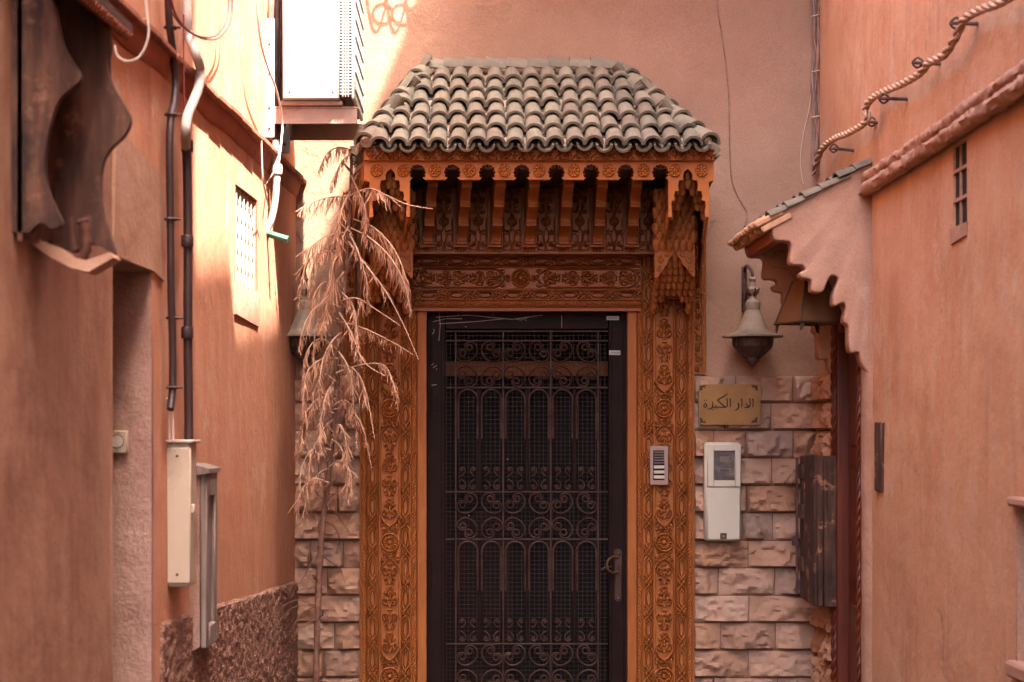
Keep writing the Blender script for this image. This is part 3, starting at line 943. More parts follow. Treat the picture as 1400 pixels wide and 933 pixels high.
# shuttered niche at the near end
b = MB()
for yv in (SHY0 - .02, SHY1):
    b.plate([(RX(yv) + .001, yv, SHZ0), (RX(yv) + .12, yv, SHZ0), (RX(yv) + .12, yv, SHZ1), (RX(yv) + .001, yv, SHZ1)], (0, .02, 0))
b.box(RX(5.2) - .02, RX(5.2) + .1, SHY0 - .05, SHY1 + .03, SHZ1, SHZ1 + .03, .008)
b.box(RX(5.2) - .025, RX(5.2) + .1, SHY0 - .05, SHY1 + .03, SHZ0 - .05, SHZ0, .01)
b.build('niche_surround', M['plaster_pale'], rightl, 40)
sh = MB().box(RX(5.2) + .05, RX(5.2) + .07, SHY0, SHY1, SHZ0, SHZ1, .002).build('shutter', M['wood_grey'], rightl)
for k in range(5):
    yv = SHY1 - .09 - k * .13
    MB().box(RX(5.2) + .036, RX(5.2) + .05, yv, yv + .118, SHZ0 + .01, SHZ1 - .01, .003).build('plank', M['wood_grey'], sh)
# metal strip let into the wall
b = MB()
ya, yb = RY(1208), RY(1199.5)
b.box(RX(7.5) - .012, RX(7.5) + .02, ya, yb, Zp(672, 7.53), Zp(577, 7.53), .004)
tag(b.build('metal_strip', M['wood_old'], None), 'narrow dark metal strip set upright into the orange wall', 'metal strip')

# ------------------------------------------------------------------ carved porch
porch = thing('carved_porch', 'carved orange wood porch with a grey tiled hipped roof around the dark grille door', 'porch', (.25, 8.95, 0))
YF, YP, YZ, YL = 8.14, 8.92, 8.78, 8.895    # fascia, pilasters, frieze, lintel
# pilasters: one carved board, mirrored
PH0, PH1 = 0.0, Zp(296, YP)
PWID = (583 - 491.5) / F * YP
s_ = YP / F
cv = Carve(PWID, PH1 - PH0, .0027)
cc = 41.5 * s_
cv.rope(6.3 * s_, 2.6 * s_, 0, PH1, .0165, .009, sgn=1)
cv.rope(74.5 * s_, 3.0 * s_, 0, PH1, .0165, .010, sgn=-1)
for uu_ in (2.6, 10.0, 25.8, 55.8, 70.4, 78.6):
    cv.stroke([(uu_ * s_, 0), (uu_ * s_, PH1)], .0026, .006)
strapband(cv, 17.9 * s_, 6.6 * s_, Zp(933, YP) - .55, PH1, .146)
strapband(cv, 63.0 * s_, 6.6 * s_, Zp(933, YP) - .55, PH1, .146)
for ym in (376, 559, 742, 925, 1108):
    zc = Zp(ym, YP)
    if zc < .06:
        continue
    cv.rosette(cc, zc, 13.2 * s_, .008, 14)
    for q in (-1, 1):
        for s in (-1, 1):
            cv.stroke(xf(JS, cc + s * 9 * s_, zc + q * 16.5 * s_, 4.2 * s_, 0, s, -q), .0026, .006)
        cv.stroke(xf(CS2, cc, zc + q * 18.0 * s_, 4.5 * s_, 0, 1, q), .0026, .006)
    cartouche(cv, cc, 13.8 * s_, Zp(ym + 161, YP), Zp(ym + 22, YP), True, 4)
cv.rect(79.6 * s_, PWID, 0, PH1, .005)
pil = cv.mesh('pilaster', (0, 0, 0), (1, 0, 0), (0, 0, 1), (0, -1, 0), .085)
put('pilaster', pil, M['wood'], porch, Matrix.Translation((Xp(491.5, YP), YP, 0)))
put('pilaster', pil, M['wood'], porch, Matrix.Translation((Xp(949.5, YP), YP, 0)) @ Matrix.Diagonal((-1, 1, 1, 1)))
# lintel
U0, U1 = Xp(566, YL), Xp(876, YL)
V0, V1 = Zp(425.5, YL), Zp(330, YL)
k_ = YL / F
cv = Carve(U1 - U0, V1 - V0, .0027)
yv_ = lambda py: (425.5 - py) * k_
cv.rect(0, 9, 0, yv_(420), .004)
cv.rope(yv_(414.8), 3.2 * k_, 0, 9, .017, .010, vertical=False)
strapband(cv, yv_(403.5), 6.0 * k_, 0, U1 - U0, .142, vertical=False)
strapband(cv, yv_(357), 6.5 * k_, 0, U1 - U0, .142, vertical=False)
for yy_ in (420, 410.5, 396, 365.5, 348, 340):
    cv.stroke([(0, yv_(yy_)), (9, yv_(yy_))], .0026, .006)
mid = (712 - 566) * k_
cv.rosette(mid, yv_(380.7), 13 * k_, .008, 16)
cartouche(cv, yv_(380.7), 13.4 * k_, .004, mid - 22 * k_, False, 5)
cartouche(cv, yv_(380.7), 13.4 * k_, mid + 22 * k_, U1 - U0 - .004, False, 5)
for q in (-1, 1):
    cv.stroke(xf(CS2, mid + q * 18 * k_, yv_(380.7), 4 * k_, 90, 1, q), .0026, .006)
put('lintel', cv.mesh('lintel', (0, 0, 0), (1, 0, 0), (0, 0, 1), (0, -1, 0), .08), M['wood_shaded'], porch, Matrix.Translation((U0, YL, V0)))
# frieze board behind the brackets
FX0, FX1 = Xp(548, YZ), Xp(897, YZ)
FZ0, FZ1 = Zp(347.5, YZ), Zp(222, YZ)
k_ = YZ / F
cv = Carve(FX1 - FX0, FZ1 - FZ0, .0027)
yv_ = lambda py: (347.5 - py) * k_
BB = [584 + 46.5 * i for i in range(7)]
BT = [591 + 46.5 * i for i in range(7)]
cv.rect(0, 9, 0, yv_(345), .008)
cells = [560.5] + [b_ + 23 for b_ in BB]
for b_ in BB:
    for dx_ in (-9.5, 9.5):
        cv.rect((b_ + dx_ - 1.2 - 548) * k_, (b_ + dx_ + 1.2 - 548) * k_, yv_(345), 9, .008)
    for q in (-4, 0, 4):
        cv.stroke([((b_ + q - 548) * k_, yv_(344)), ((b_ + q - 548) * k_, yv_(339))], .0035, .006)
for c_ in cells:
    c0 = (c_ - 548) * k_
    for s in (-1, 1):
        cv.stroke([(c0 + s * 1.2 * k_, yv_(343)), (c0 + s * 1.2 * k_, yv_(332)), (c0 + s * 3.4 * k_, yv_(328)), (c0 + s * 3.4 * k_, yv_(318)), (c0 + s * 1.2 * k_, yv_(314)), (c0 + s * 1.2 * k_, yv_(308))], .0026, .006)
        cv.stroke(xf(CS2, c0 + s * 8 * k_, yv_(334), 4 * k_, 0, s, 1), .0028, .006)
        cv.stroke(xf(CS2, c0 + s * 8 * k_, yv_(318), 3.6 * k_, 0, s, -1), .0028, .006)
        cv.stroke([(c0 + s * 3.5 * k_, yv_(342)), (c0 + s * 11 * k_, yv_(342)), (c0 + s * 11 * k_, yv_(300))], .0022, .005)
        cv.stroke(xf(JS, c0 + s * 6 * k_, yv_(287), 4.5 * k_, 0, s, 1), .0028, .006)
        cv.stroke(xf(CS2, c0 + s * 6 * k_, yv_(274), 4.2 * k_, 90, 1, s), .0028, .006)
        cv.stroke(xf(CS2, c0 + s * 6 * k_, yv_(262), 4.2 * k_, 0, s, 1), .0028, .006)
        cv.stroke(xf(JS, c0 + s * 5 * k_, yv_(250), 4.5 * k_, 0, s, -1), .0028, .006)
        cv.stroke([(c0 + s * 1.0 * k_, yv_(296)), (c0 + s * 2.4 * k_, yv_(280)), (c0 + s * .6 * k_, yv_(265)), (c0 + s * 2.4 * k_, yv_(245))], .0026, .006)
    cv.rosette(c0, yv_(303), 6.5 * k_, .007, 8)
put('frieze', cv.mesh('frieze', (0, 0, 0), (1, 0, 0), (0, 0, 1), (0, -1, 0), .12), M['wood_shaded'], porch, Matrix.Translation((FX0, YZ, FZ0)))

# brackets under the eaves
def GY(Y):     # depth of console pieces, stretched to the depth of the porch
    return 8.92 - (8.92 - Y) * (8.92 - YF) / .52
BD = (YZ - YF - .045) / .335
zb, zt = Zp(336, YZ), Zp(229, YF + .04)
prof = [(.0, 0)]
H_ = zt - zb
d0 = .0
for j in range(4):
    a, e = j / 4, (j + 1) / 4
    din, dout = .035 + .075 * j, .035 + .075 * (j + 1) - .02
    prof += [(din, H_ * a), (din, H_ * (a + .045)), (din + .006, H_ * (a + .05)), (din + .006, H_ * (a + .075)), (din, H_ * (a + .08))]
    for k in range(1, 6):
        t = k / 5
        prof.append((din + (dout - din) * (t ** 2.2), H_ * (a + .08 + .15 * t)))
    prof.append((dout + .012, H_ * (e - .012)))
prof += [(.345, H_), (0, H_)]
for a_, b_ in zip(BB, BT):
    x0, x1 = Xp(a_, YZ), Xp(b_ + 2, YZ - .30 * BD)
    sk = (x1 - x0) / (.30 * BD)
    hwid = .0225
    pts = [Vector((x0 - hwid + d * BD * sk, YZ - .004 - d * BD, zb + z)) for d, z in prof]
    br = MB().plate(pts, (hwid * 2, 0, 0)).build('bracket', M['wood'], porch, 30)
    MB().box(x0 - .034, x0 + .034, YZ - .05, YZ - .002, zb - .012, zb - .001, .002).build('bracket_shelf', M['wood_h'], br)

# fascia with cusped arches
CM = 737
def half_arch(c, s):      # stepped arch of the end blocks, from the outer leg to apex, px
    prof = [(29, 249), (29, 297), (24, 297), (24, 287), (25, 281), (24, 275), (19.5, 274), (20.5, 268), (19, 262), (13.5, 261), (14.5, 254), (13, 247), (6.5, 246), (7, 240), (5, 235), (0, 231)]
    k = 26 / 29 if (s > 0) == (c < CM) else 1
    return [(c + s * x * k, y) for x, y in prof]
def foil(c):
    out = [(c - 10.8, 246.5)]
    for i in range(9):
        a0 = math.radians(205 - i * 230 / 8)
        cx, cy = c + 8.8 * math.cos(a0), 236.5 - 9.0 * math.sin(a0)
        for k in range(5):
            a = a0 + math.radians(100 - k * 50)
            out.append((cx + 2.8 * math.cos(a), cy - 2.8 * math.sin(a)))
    out.append((c + 10.8, 246.5))
    return out
arch = [571 + i * 47.43 for i in range(8)]
out = [(498, 206), (498, 247)]
cl, cr = 2 * CM - 940, 940
out += half_arch(cl, -1)
out += list(reversed(half_arch(cl, 1)[:-1]))[:-1]
for c_ in arch:
    out += foil(c_)
hr = half_arch(cr, -1)
out += hr[1:]
out += list(reversed(half_arch(cr, 1)[:-1]))
out += [(976, 247), (976, 206)]
fas = MB().plate([P(x, y, YF) for x, y in out], (0, .028, 0)).build('fascia', M['wood_h'], porch, 25)
# carved strip along the top of the fascia
k_ = YF / F
cv = Carve(478 * k_, 15.5 * k_, .0024)
m_ = int(478 / 12)
for i in range(m_):
    c0 = (i + .5) * 478 / m_ * k_
    sg = 1 if i % 2 else -1
    cv.stroke(xf(SS, c0, 7.5 * k_, 6.6 * k_, 35 * sg, 1, sg), .0028, .007)
    cv.stroke(xf(JS, c0 + 5 * k_, (7.5 - sg * 3.5) * k_, 3.2 * k_, 0, 1, -sg), .0026, .006)
for yy_ in (.6, 14.9):
    cv.stroke([(0, yy_ * k_), (9, yy_ * k_)], .003, .007)
put('fascia_strip', cv.mesh('fascia_strip', (0, 0, 0), (1, 0, 0), (0, 0, 1), (0, -1, 0), .004), M['wood_h'], fas, Matrix.Translation(P(498, 220.5, YF - .007)))
# rosettes
rv, rf = [], []
nr_, na_ = 12, 48
R_ = 8.6 * k_
for i in range(nr_ + 1):
    r = i / nr_
    for j in range(na_):
        a = 2 * math.pi * j / na_
        ring = math.sqrt(max(0, 1 - ((r - .92) / .1) ** 2))
        pet = abs(math.cos(a * 4)) ** .6 * math.sqrt(max(0, 1 - ((r - .56) / .25) ** 2))
        dome = math.sqrt(max(0, 1 - (r / .28) ** 2))
        rv.append((R_ * r * math.cos(a), -.0005 - .010 * max(ring, pet, dome), R_ * r * math.sin(a)))
for i in range(nr_):
    for j in range(na_):
        rf.append((i * na_ + j, i * na_ + (j + 1) % na_, (i + 1) * na_ + (j + 1) % na_, (i + 1) * na_ + j))
rosm = mesh('rosette', rv, rf, 60)
for px in [arch[0] + 23.7 + i * 47.43 for i in range(7)] + [515, 551.5, 922.5, 959]:
    put('rosette', rosm, M['wood_h'], fas, Matrix.Translation(P(px, 233.5, YF - .0005)))
# mouldings round the tabs
for px in [arch[0] + 23.7 + i * 47.43 for i in range(7)]:
    a, c_ = P(px - 12.2, 246.5, YF), P(px + 12.2, 244.5, YF)
    MB().box(a.x, c_.x, YF - .006, YF + .0005, a.z, c_.z, .002).build('tab_edge', M['wood_h'], fas)
# side boards of the porch, splayed out to the wall
for px0, px1 in ((498.2, 481), (975.8, 957)):
    a, c_ = P(px0, 206, YF), P(px1, 206, 8.985)
    a2, c2 = P(px0, 247, YF), P(px0, 262, YF)
    d = .02 if px0 < 700 else -.02
    sb = MB().plate([(a.x, YF + .002, a.z), (c_.x, 8.985, a.z), (c_.x, 8.985, 2.60), (a.x + (c_.x - a.x) * .5, 8.6, a2.z), (a.x, YF + .002, a2.z)], (d, 0, 0)).build('side_board', M['wood_h'], porch, 30)
    for q in range(5):
        t = (q + .5) / 5 * .8 + .06
        x, y = a.x + (c_.x - a.x) * t, YF + (8.985 - YF) * t
        MB().box(x - .006, x + .006, y - .018, y + .018, a2.z + .01, a.z - .055, .004).build('baluster', M['wood_h'], sb)
    MB().box(a.x - .004, a.x + .004 + d, YF, YF + .4, a.z - .05, a.z - .04, .002).build('moulding', M['wood_h'], sb)
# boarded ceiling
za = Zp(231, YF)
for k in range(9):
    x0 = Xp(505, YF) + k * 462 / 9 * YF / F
    MB().box(x0 + .002, x0 + 462 / 9 * YF / F - .002, YF + .03, 8.99, za, za + .02, .002).build('ceiling_board', M['wood_unlit'], porch)

# consoles: stalactite corbels at both ends
cw_ = .034
cellv = MB()
hz = .052
prof = [(-.5, 0), (-.46, -.55), (-.25, -.9), (0, -1), (.25, -.9), (.46, -.55), (.5, 0)]
ring = lambda z, sc, dp: [(x * cw_ * sc, -math.sqrt(max(0, .25 - (x * .98) ** 2)) * cw_ * dp, z) for x, _ in prof]
lev = [(0, 1, 1.0), (-.018, .98, 1.0), (-.022, 1.0, 1.12), (-.027, .96, .98), (-.042, .8, .75), (-.052, .45, .35)]
vv, ff = [], []
for z, sc, dp in lev:
    vv += ring(z, sc, dp)
for i in range(len(lev) - 1):
    for j in range(6):
        ff.append((i * 7 + j, i * 7 + j + 1, (i + 1) * 7 + j + 1, (i + 1) * 7 + j))
b0 = len(vv)
vv += [(x, .035, z) for x, _, z in vv[:7]] + [(x * .6, .035, -.048) for x, _, z in vv[:7]]
for j in range(6):
    ff.append((j, b0 + j, b0 + j + 1, j + 1))
    ff.append(((len(lev) - 1) * 7 + j, (len(lev) - 1) * 7 + j + 1, b0 + 7 + j + 1, b0 + 7 + j))
    ff.append((b0 + j, b0 + 7 + j, b0 + 8 + j, b0 + 1 + j))
cellm = mesh('muqarnas_cell', vv, ff, 35)


for side in (1, -1):
    CMB = 721       # mirror axis on the wall
    def fx(px, Y):  # mirror about an axis that drifts with depth
        ax = CMB + (CM - CMB) * (9 - Y) / (9 - YF)
        return px if side > 0 else 2 * ax - px
    con = put('console', None, None, porch)
    con.empty_display_size = .05

    def cell(px, py, Y, sc=1.0):
        Y = GY(Y)
        put('muqarnas_cell', cellm, M['wood'], con, Matrix.Translation(P(fx(px, Y), py, Y)) @ Matrix.Diagonal((sc, sc, sc, 1)))
    # upper tier: hanging cells behind the stepped arch
    for px, py, Y in [(940, 231, 8.445), (931, 243, 8.46), (940, 243, 8.455), (949, 243, 8.46), (925, 252, 8.475), (955, 252, 8.475), (933, 252, 8.475), (947, 252, 8.475),
                      (921, 263, 8.49), (929, 262, 8.50), (951, 262, 8.50), (959, 263, 8.49), (918, 275, 8.50), (926, 273, 8.52), (954, 273, 8.52), (962, 275, 8.50), (917, 286, 8.52), (963, 286, 8.52)]:
        cell(px, py, Y)
    # side walls of the upper tier and its back
    for px in (914.5, 966.5):
        a = P(fx(px, YF + .03), 225, YF + .03)
        c_ = P(fx(px - 8, GY(8.80)), 225, GY(8.80))
        z0, z1 = Zp(294, YF + .03), Zp(330, GY(8.66))
        MB().plate([(a.x, YF + .03, a.z), (c_.x, 8.86, a.z), (c_.x, 8.86, Zp(392, 8.86)), (a.x + (c_.x - a.x) * .62, GY(8.67), Zp(330, GY(8.67))), (a.x + (c_.x - a.x) * .5, GY(8.60), Zp(318, GY(8.60))), (a.x + (c_.x - a.x) * .1, YF + .06, z0), (a.x, YF + .03, z0)],
                   (.008, 0, 0)).build('console_cheek', M['wood'], con, 25)
        # beaded front edge
        e0, e1 = Vector((a.x, YF + .05, z0)), Vector((a.x + (c_.x - a.x) * .6, GY(8.66), Zp(332, GY(8.66))))
        for q in range(9):
            p_ = e0.lerp(e1, q / 8)
            MB().lathe([(.002, -.011), (.009, -.004), (.010, .004), (.003, .011)], 8, Matrix.Translation(p_)).build('bead', M['wood'], con)
    # middle tier: carved board with a pointed arch
    Ym = GY(8.66)
    x0, x1 = 895, 950
    o_ = [(x0, 258), (x0, 380), (x0 + 3, 380), (905, 371), (908, 366), (912, 361), (914, 355), (918, 351), (920, 348), (922.5, 344), (925, 348), (927, 351), (931, 355), (933, 361), (938, 366), (941, 371), (x1 - 3, 378), (x1, 378), (x1, 258)]
    MB().plate([P(fx(x, Ym), y, Ym) for x, y in o_], (0, .02, 0)).build('console_board', M['wood'], con, 25)
    # scrollwork on that board
    k_ = Ym / F
    for px, py, s, sg in ((903, 354, 4.4, 1), (942, 354, 4.4, -1), (901, 367, 3, 1), (944.5, 367, 3, -1), (912, 347, 3, 1), (933, 347, 3, -1)):
        b = MB()
        c3 = P(fx(px, Ym), py, Ym - .004)
        b.tube([(c3.x + q[0], c3.y, c3.z + q[1]) for q in xf(CS2, 0, 0, s * k_, 90, 1, sg * side)], .0058, 5)
        b.build('scrollwork', M['wood'], con, 60)
    for r, py in enumerate((262, 273, 284, 295, 306, 317, 328)):
        for c_ in range(6):
            cell(899.5 + 9.2 * c_ + (2.3 if r % 2 else -2.3), py, 8.655 - .004 * (6 - r), 1.0)
    # lower cluster of cells on top of the pilaster
    for r, (py, cols_, Y) in enumerate([(345, [922.5], 8.685), (353, [915, 923, 931], 8.70), (362, [908, 916, 924, 932, 940], 8.72), (372, [900, 908, 916, 924, 932, 941], 8.745),
                                        (382, [898, 906, 914, 922, 930, 938, 946], 8.77), (391, [897, 905, 913, 921, 929, 937, 945], 8.80), (400, [896, 904, 933, 939, 945], 8.83), (409, [895, 942], 8.85), (416, [893.5, 941], 8.87)]):
        for px in cols_:
            cell(px, py, Y, .93)
    b = MB()
    q0, q1 = sorted((fx(899, 8.8), fx(944, 8.8)))
    for py0, py1, Y in ((345, 366, GY(8.735)), (366, 384, GY(8.77)), (384, 402, GY(8.81)), (402, 408, GY(8.86))):
        b.box(Xp(q0, Y), Xp(q1, Y), Y, 8.905, Zp(py1, Y), Zp(py0, Y), .002)
    b.build('corbel_core', M['wood'], con)

# flank boards on the wall either side
k_ = 8.975 / F
cv = Carve(18 * k_, (512 - 262) * k_, .0026)
cv.rope(15.5 * k_, 1.9 * k_, 0, 9, .0165, .007)
for u_ in (1.0, 12.6):
    cv.stroke([(u_ * k_, 0), (u_ * k_, 9)], .0026, .006)
for i in range(17):
    sg = 1 if i % 2 else -1
    cv.stroke(xf(CS2, (6.8 + sg * .6) * k_, (8 + i * 14.5) * k_, 4.4 * k_, 90, 1, sg), .003, .006)
    cv.stroke([((6.8 + sg * 4) * k_, (8 + i * 14.5) * k_), ((6.8 - sg * 4) * k_, (15 + i * 14.5) * k_)], .0028, .006)
cv.rect(0, 9, 0, 2.5 * k_, .006)
fm = cv.mesh('flank_board', (0, 0, 0), (1, 0, 0), (0, 0, 1), (0, -1, 0), .02)
put('flank_board', fm, M['wood'], porch, Matrix.Translation(P(947.3, 512, 8.975)))
put('flank_board', fm, M['wood'], porch, Matrix.Translation(P(487, 512, 8.975)) @ Matrix.Diagonal((-1, 1, 1, 1)))

# ---- tiled roof of the porch
def tile_mesh(name, L, r0, r1, th=.011, n=10, flip=False):
    """half-round tile along +Y (up the slope), r0 at the lower end"""
    v, f = [], []
    secs = 4
    for i in range(secs + 1):
        t = i / secs
        r = r0 + (r1 - r0) * t
        for rr in (r, r - th):
            for k in range(n + 1):
                a = math.pi * k / n
                v.append((rr * math.cos(a), L * t, rr * math.sin(a) * .95 * (-1 if flip else 1)))
    m = 2 * (n + 1)
    for i in range(secs):
        for k in range(n):
            f.append((i * m + k, i * m + k + 1, (i + 1) * m + k + 1, (i + 1) * m + k))
            a = i * m + n + 1 + k
            f.append((a, a + m, a + m + 1, a + 1))
        for k in (0, n):
            a, b_ = i * m + k, i * m + n + 1 + k
            f.append((a, b_, b_ + m, a + m))
    for e in (0, secs * m):
        for k in range(n):
            f.append((e + k, e + k + 1, e + n + 2 + k, e + n + 1 + k))
    return mesh(name, v, f, 50)


covs = [tile_mesh('roof_tile', .195, .0425 + .0015 * i, .034, .012) for i in range(3)]
pans = [tile_mesh('pan_tile', .195, .037, .043, flip=True) for i in range(1)]
YE, ZE = YF - .04, Zp(200.5, YF - .04)
A_r, B_r = Vector((Xp(583, 8.9), 8.90, 3.35)), Vector((Xp(843, 8.9), 8.90, 3.35))
A_e, B_e = Vector((Xp(500, YE), YE, ZE)), Vector((Xp(968, YE), YE, ZE))
A_w, B_w = Vector((A_e.x - .02, 8.97, ZE)), Vector((B_e.x + .0, 8.97, ZE))
b = MB()
b.add([A_e, B_e, B_r, A_r], [(0, 1, 2, 3)])
b.add([A_w, A_e, A_r], [(0, 1, 2)]).add([B_e, B_w, B_r], [(0, 1, 2)])
b.add([A_r, B_r, (B_r.x, 8.99, 3.32), (A_r.x, 8.99, 3.32)], [(0, 1, 2, 3)])
b.add([A_e, B_e, B_w, A_w], [(0, 1, 2, 3)])
roof = b.build('roof_bed', M['roof_mortar'], porch, 0)


def lay(e0, e1, apexes, pitch, expo, x_off=0.0, lo=-.045):
    """lay cover and pan tiles on the plane through the eave e0-e1 and apexes (left, right top corners)"""
    t = (e1 - e0).normalized()
    nrm = t.cross(apexes[0] - e0).normalized()
    if nrm.z < 0:
        nrm = -nrm
    up = nrm.cross(t).normalized()
    if up.z < 0:
        up = -up
    W = (e1 - e0).length
    l2 = [((a - e0).dot(t), (a - e0).dot(up)) for a in apexes]
    top = l2[0][1]
    def inside(x, s, mg):
        if s > top:
            return False
        k = s / top
        return l2[0][0] * k - mg <= x <= W + (l2[-1][0] - W) * k + mg
    cols = int(W / pitch) + 2
    for c in range(cols):
        for kind in (0, 1):
            x = x_off + (c + .5 * kind) * pitch
            r = 0
            while r * expo < top - .02:
                s = r * expo + lo
                ok = inside(x, max(s, 0) + expo * .5, .012 if kind == 0 else -.0)
                if ok:
                    jx, js, ja = random.uniform(-.005, .005), random.uniform(-.012, .009), random.uniform(-.05, .05)
                    base = e0 + t * (x + jx) + up * (s + js) + nrm * ((.022 if kind == 0 else .030) + (.0 if kind else .004))
                    zax = (nrm + up * .095).normalized()
                    yax = t.cross(zax).normalized()
                    if yax.dot(up) < 0:
                        yax = -yax
                    xax = yax.cross(zax)
                    Rm = Matrix((xax, yax, zax)).transposed().to_4x4()
                    Mx = Matrix.Translation(base) @ Rm @ Matrix.Rotation(ja, 4, 'Z')
                    put('roof_tile' if kind == 0 else 'pan_tile', random.choice(covs) if kind == 0 else pans[0], M['tile'], roof if False else porch, Mx)
                r += 1


pitch = 26.6 * YE / F
EXPO = (A_r - Vector((A_r.x, YE, ZE))).length / 6.02
lay(A_e, B_e, [A_r, B_r], pitch, EXPO, pitch * .72)
lay(A_w, A_e, [A_r, A_r], pitch, EXPO, pitch * .4)
lay(B_e, B_w, [B_r, B_r], pitch, EXPO, pitch * .6)
# hip and ridge caps
hipm = tile_mesh('hip_tile', .195, .047, .040)


def caps(p0, p1, n, name, ln, lift=.02):
    d = (p1 - p0)
    ya = d.normalized()
    for i in range(n):
        pos = p0 + d * (i / n) - ya * .02
        side_ = ya.cross(Vector((0, 0, 1))).normalized()
        za_ = side_.cross(ya)
        if za_.z < 0:
            za_, side_ = -za_, -side_
        za2 = (za_ + ya * .10).normalized()
        y2 = (ya - za2 * ya.dot(za2)).normalized()
        xa = y2.cross(za2)
        Rm = Matrix((xa, y2, za2)).transposed().to_4x4()
        put(name, hipm, M['tile'], porch, Matrix.Translation(pos + za_ * lift) @ Rm @ Matrix.Rotation(random.uniform(-.05, .05), 4, 'Z') @ Matrix.Diagonal((1.12, ln, 1.25, 1)))


caps(A_e + Vector((.005, .01, 0)), A_r, 7, 'hip_tile', .80)
caps(B_e + Vector((-.005, .01, 0)), B_r, 7, 'hip_tile', .85)
caps(A_r + Vector((.0, 0, .0)), B_r + Vector((-.01, 0, .0)), 9, 'ridge_tile', .70, .022)
# mortar fillets along hips and ridge
b = MB()
for p0, p1 in ((A_e, A_r), (B_e, B_r)):
    n_ = 30
    pts = [p0.lerp(p1, i / n_) + Vector((0, -.012, .018)) + Vector([random.uniform(-.006, .006) for _ in range(3)]) for i in range(n_ + 1)]
    b.tube(pts, [.022 + random.uniform(-.008, .008) for _ in pts], 8)
pts = [A_r.lerp(B_r, i / 40) + Vector((0, -.02, .012)) + Vector([random.uniform(-.005, .005) for _ in range(3)]) for i in range(41)]
b.tube(pts, [.020 + random.uniform(-.006, .006) for _ in pts], 8)
b.build('mortar_fillet', M['roof_mortar'], porch, 60)

# ------------------------------------------------------------------ iron grille door
YD = 8.985
door = thing('iron_grille_door', 'dark brown iron door with scrolled grille and wire mesh inside the carved doorway', 'door', ((DX0 + DX1) / 2, YD, 0))
ld = lambda px: Xp(px, YD)
zd = lambda py: Zp(py, YD)
ZB = .06
for x0, x1, nm in ((583.5, 609, 'stile'), (832, 857.5, 'stile')):
    MB().box(ld(x0), ld(x1), YD, YD + .045, ZB, zd(425), .004).build(nm, M['iron'], door)
MB().box(ld(609), ld(832), YD, YD + .044, zd(450.5), zd(425.5), .004).build('rail', M['iron'], door)
MB().box(ld(609), ld(832), YD, YD + .044, ZB, zd(985), .004).build('rail', M['iron'], door)
for x0, x1 in ((587.5, 604), (836, 853)):
    MB().box(ld(x0), ld(x1), YD - .006, YD + .002, ZB + .02, zd(430), .003).build('stile_fillet', M['iron'], door)
# wire mesh
b = MB()
p_ = 6.05 * YD / F
x = ld(610)
while x < ld(832):
    jit = random.uniform(-.002, .002)
    b.box(x - .0009 + jit, x + .0009 + jit, YD + .036, YD + .038, zd(985), zd(450), 0)
    x += p_
z = zd(985)
while z < zd(451):
    b.box(ld(609), ld(832), YD + .0385, YD + .040, z - .0009, z + .0009, 0)
    z += p_
o = b.build('wire_mesh', M['wire_mesh'], door, 0)
o['kind'] = 'stuff'
# bars
hb = [453, 466, 530, 673, 738, 881, 946]
for py in hb:
    MB().box(ld(609), ld(832), YD + .008, YD + .018, zd(py) - .0042, zd(py) + .0042, .002).build('cross_bar', M['iron_bar'], door)
ub = [623, 688, 753, 818]
for px in ub:
    MB().box(ld(px) - .0045, ld(px) + .0045, YD + .012, YD + .024, zd(985), zd(450), .002).build('upright_bar', M['iron_bar'], door)
acx = [639.5 + 32.5 * i for i in range(6)]
for y0, y1 in ((530, 673), (738, 881)):
    for i in range(7):
        px = 623.2 + 32.5 * i
        MB().box(ld(px) - .0095, ld(px) + .0095, YD + .018, YD + .027, zd(y1), zd(y0), .002).build('flat_bar', M['iron'], door)
    r = 13.2 * YD / F
    am = MB()
    pts = [(-r, 0, zd(y0 + 70) - zd(y0 + 16))] + [(-r * math.cos(a), 0, r * math.sin(a)) for a in np.linspace(0, math.pi, 14)] + [(r, 0, zd(y0 + 70) - zd(y0 + 16))]
    arm = am.tube(pts, .0052, 6).mesh('arch')
    for px in acx:
        put('arch', arm, M['iron_bar'], door, Matrix.Translation((ld(px), YD + .012, zd(y0 + 16))))
# big C scrolls, backs towards the middle of each unit
sb = 14.6 * YD / F
bigm = MB().tube([(q[0], 0, q[1]) for q in xf(scroll(3.5, 5, 1.6, 110), 0, 0, sb * 1.04, 0)], .0050, 6).mesh('scroll', 60)
for (y0, y1) in ((466, 530), (673, 738), (881, 946)):
    for uc in (655.5, 720.5, 785.5):
        for sx_ in (-1, 1):
            for sz_ in (-1, 1):
                cx, cy = uc + sx_ * 15.9, (y0 + y1) / 2 + sz_ * 15.9
                # the scroll mesh is a U open at +z: turn its back to the unit middle
                ang = math.atan2(-sx_, -sz_ * -1) if False else 0
                bx, bz = -sx_, sz_            # direction of the back (x right, z up; py grows down)
                a = math.atan2(bx, -bz)       # rotate -z onto (bx, bz)
                put('scroll', bigm, M['iron_bar'], door, Matrix.Translation((ld(cx), YD + .010 + random.uniform(-.001, .001), zd(cy))) @ Matrix.Rotation(-a, 4, 'Y') @ Matrix.Rotation(0, 4, 'Z'))
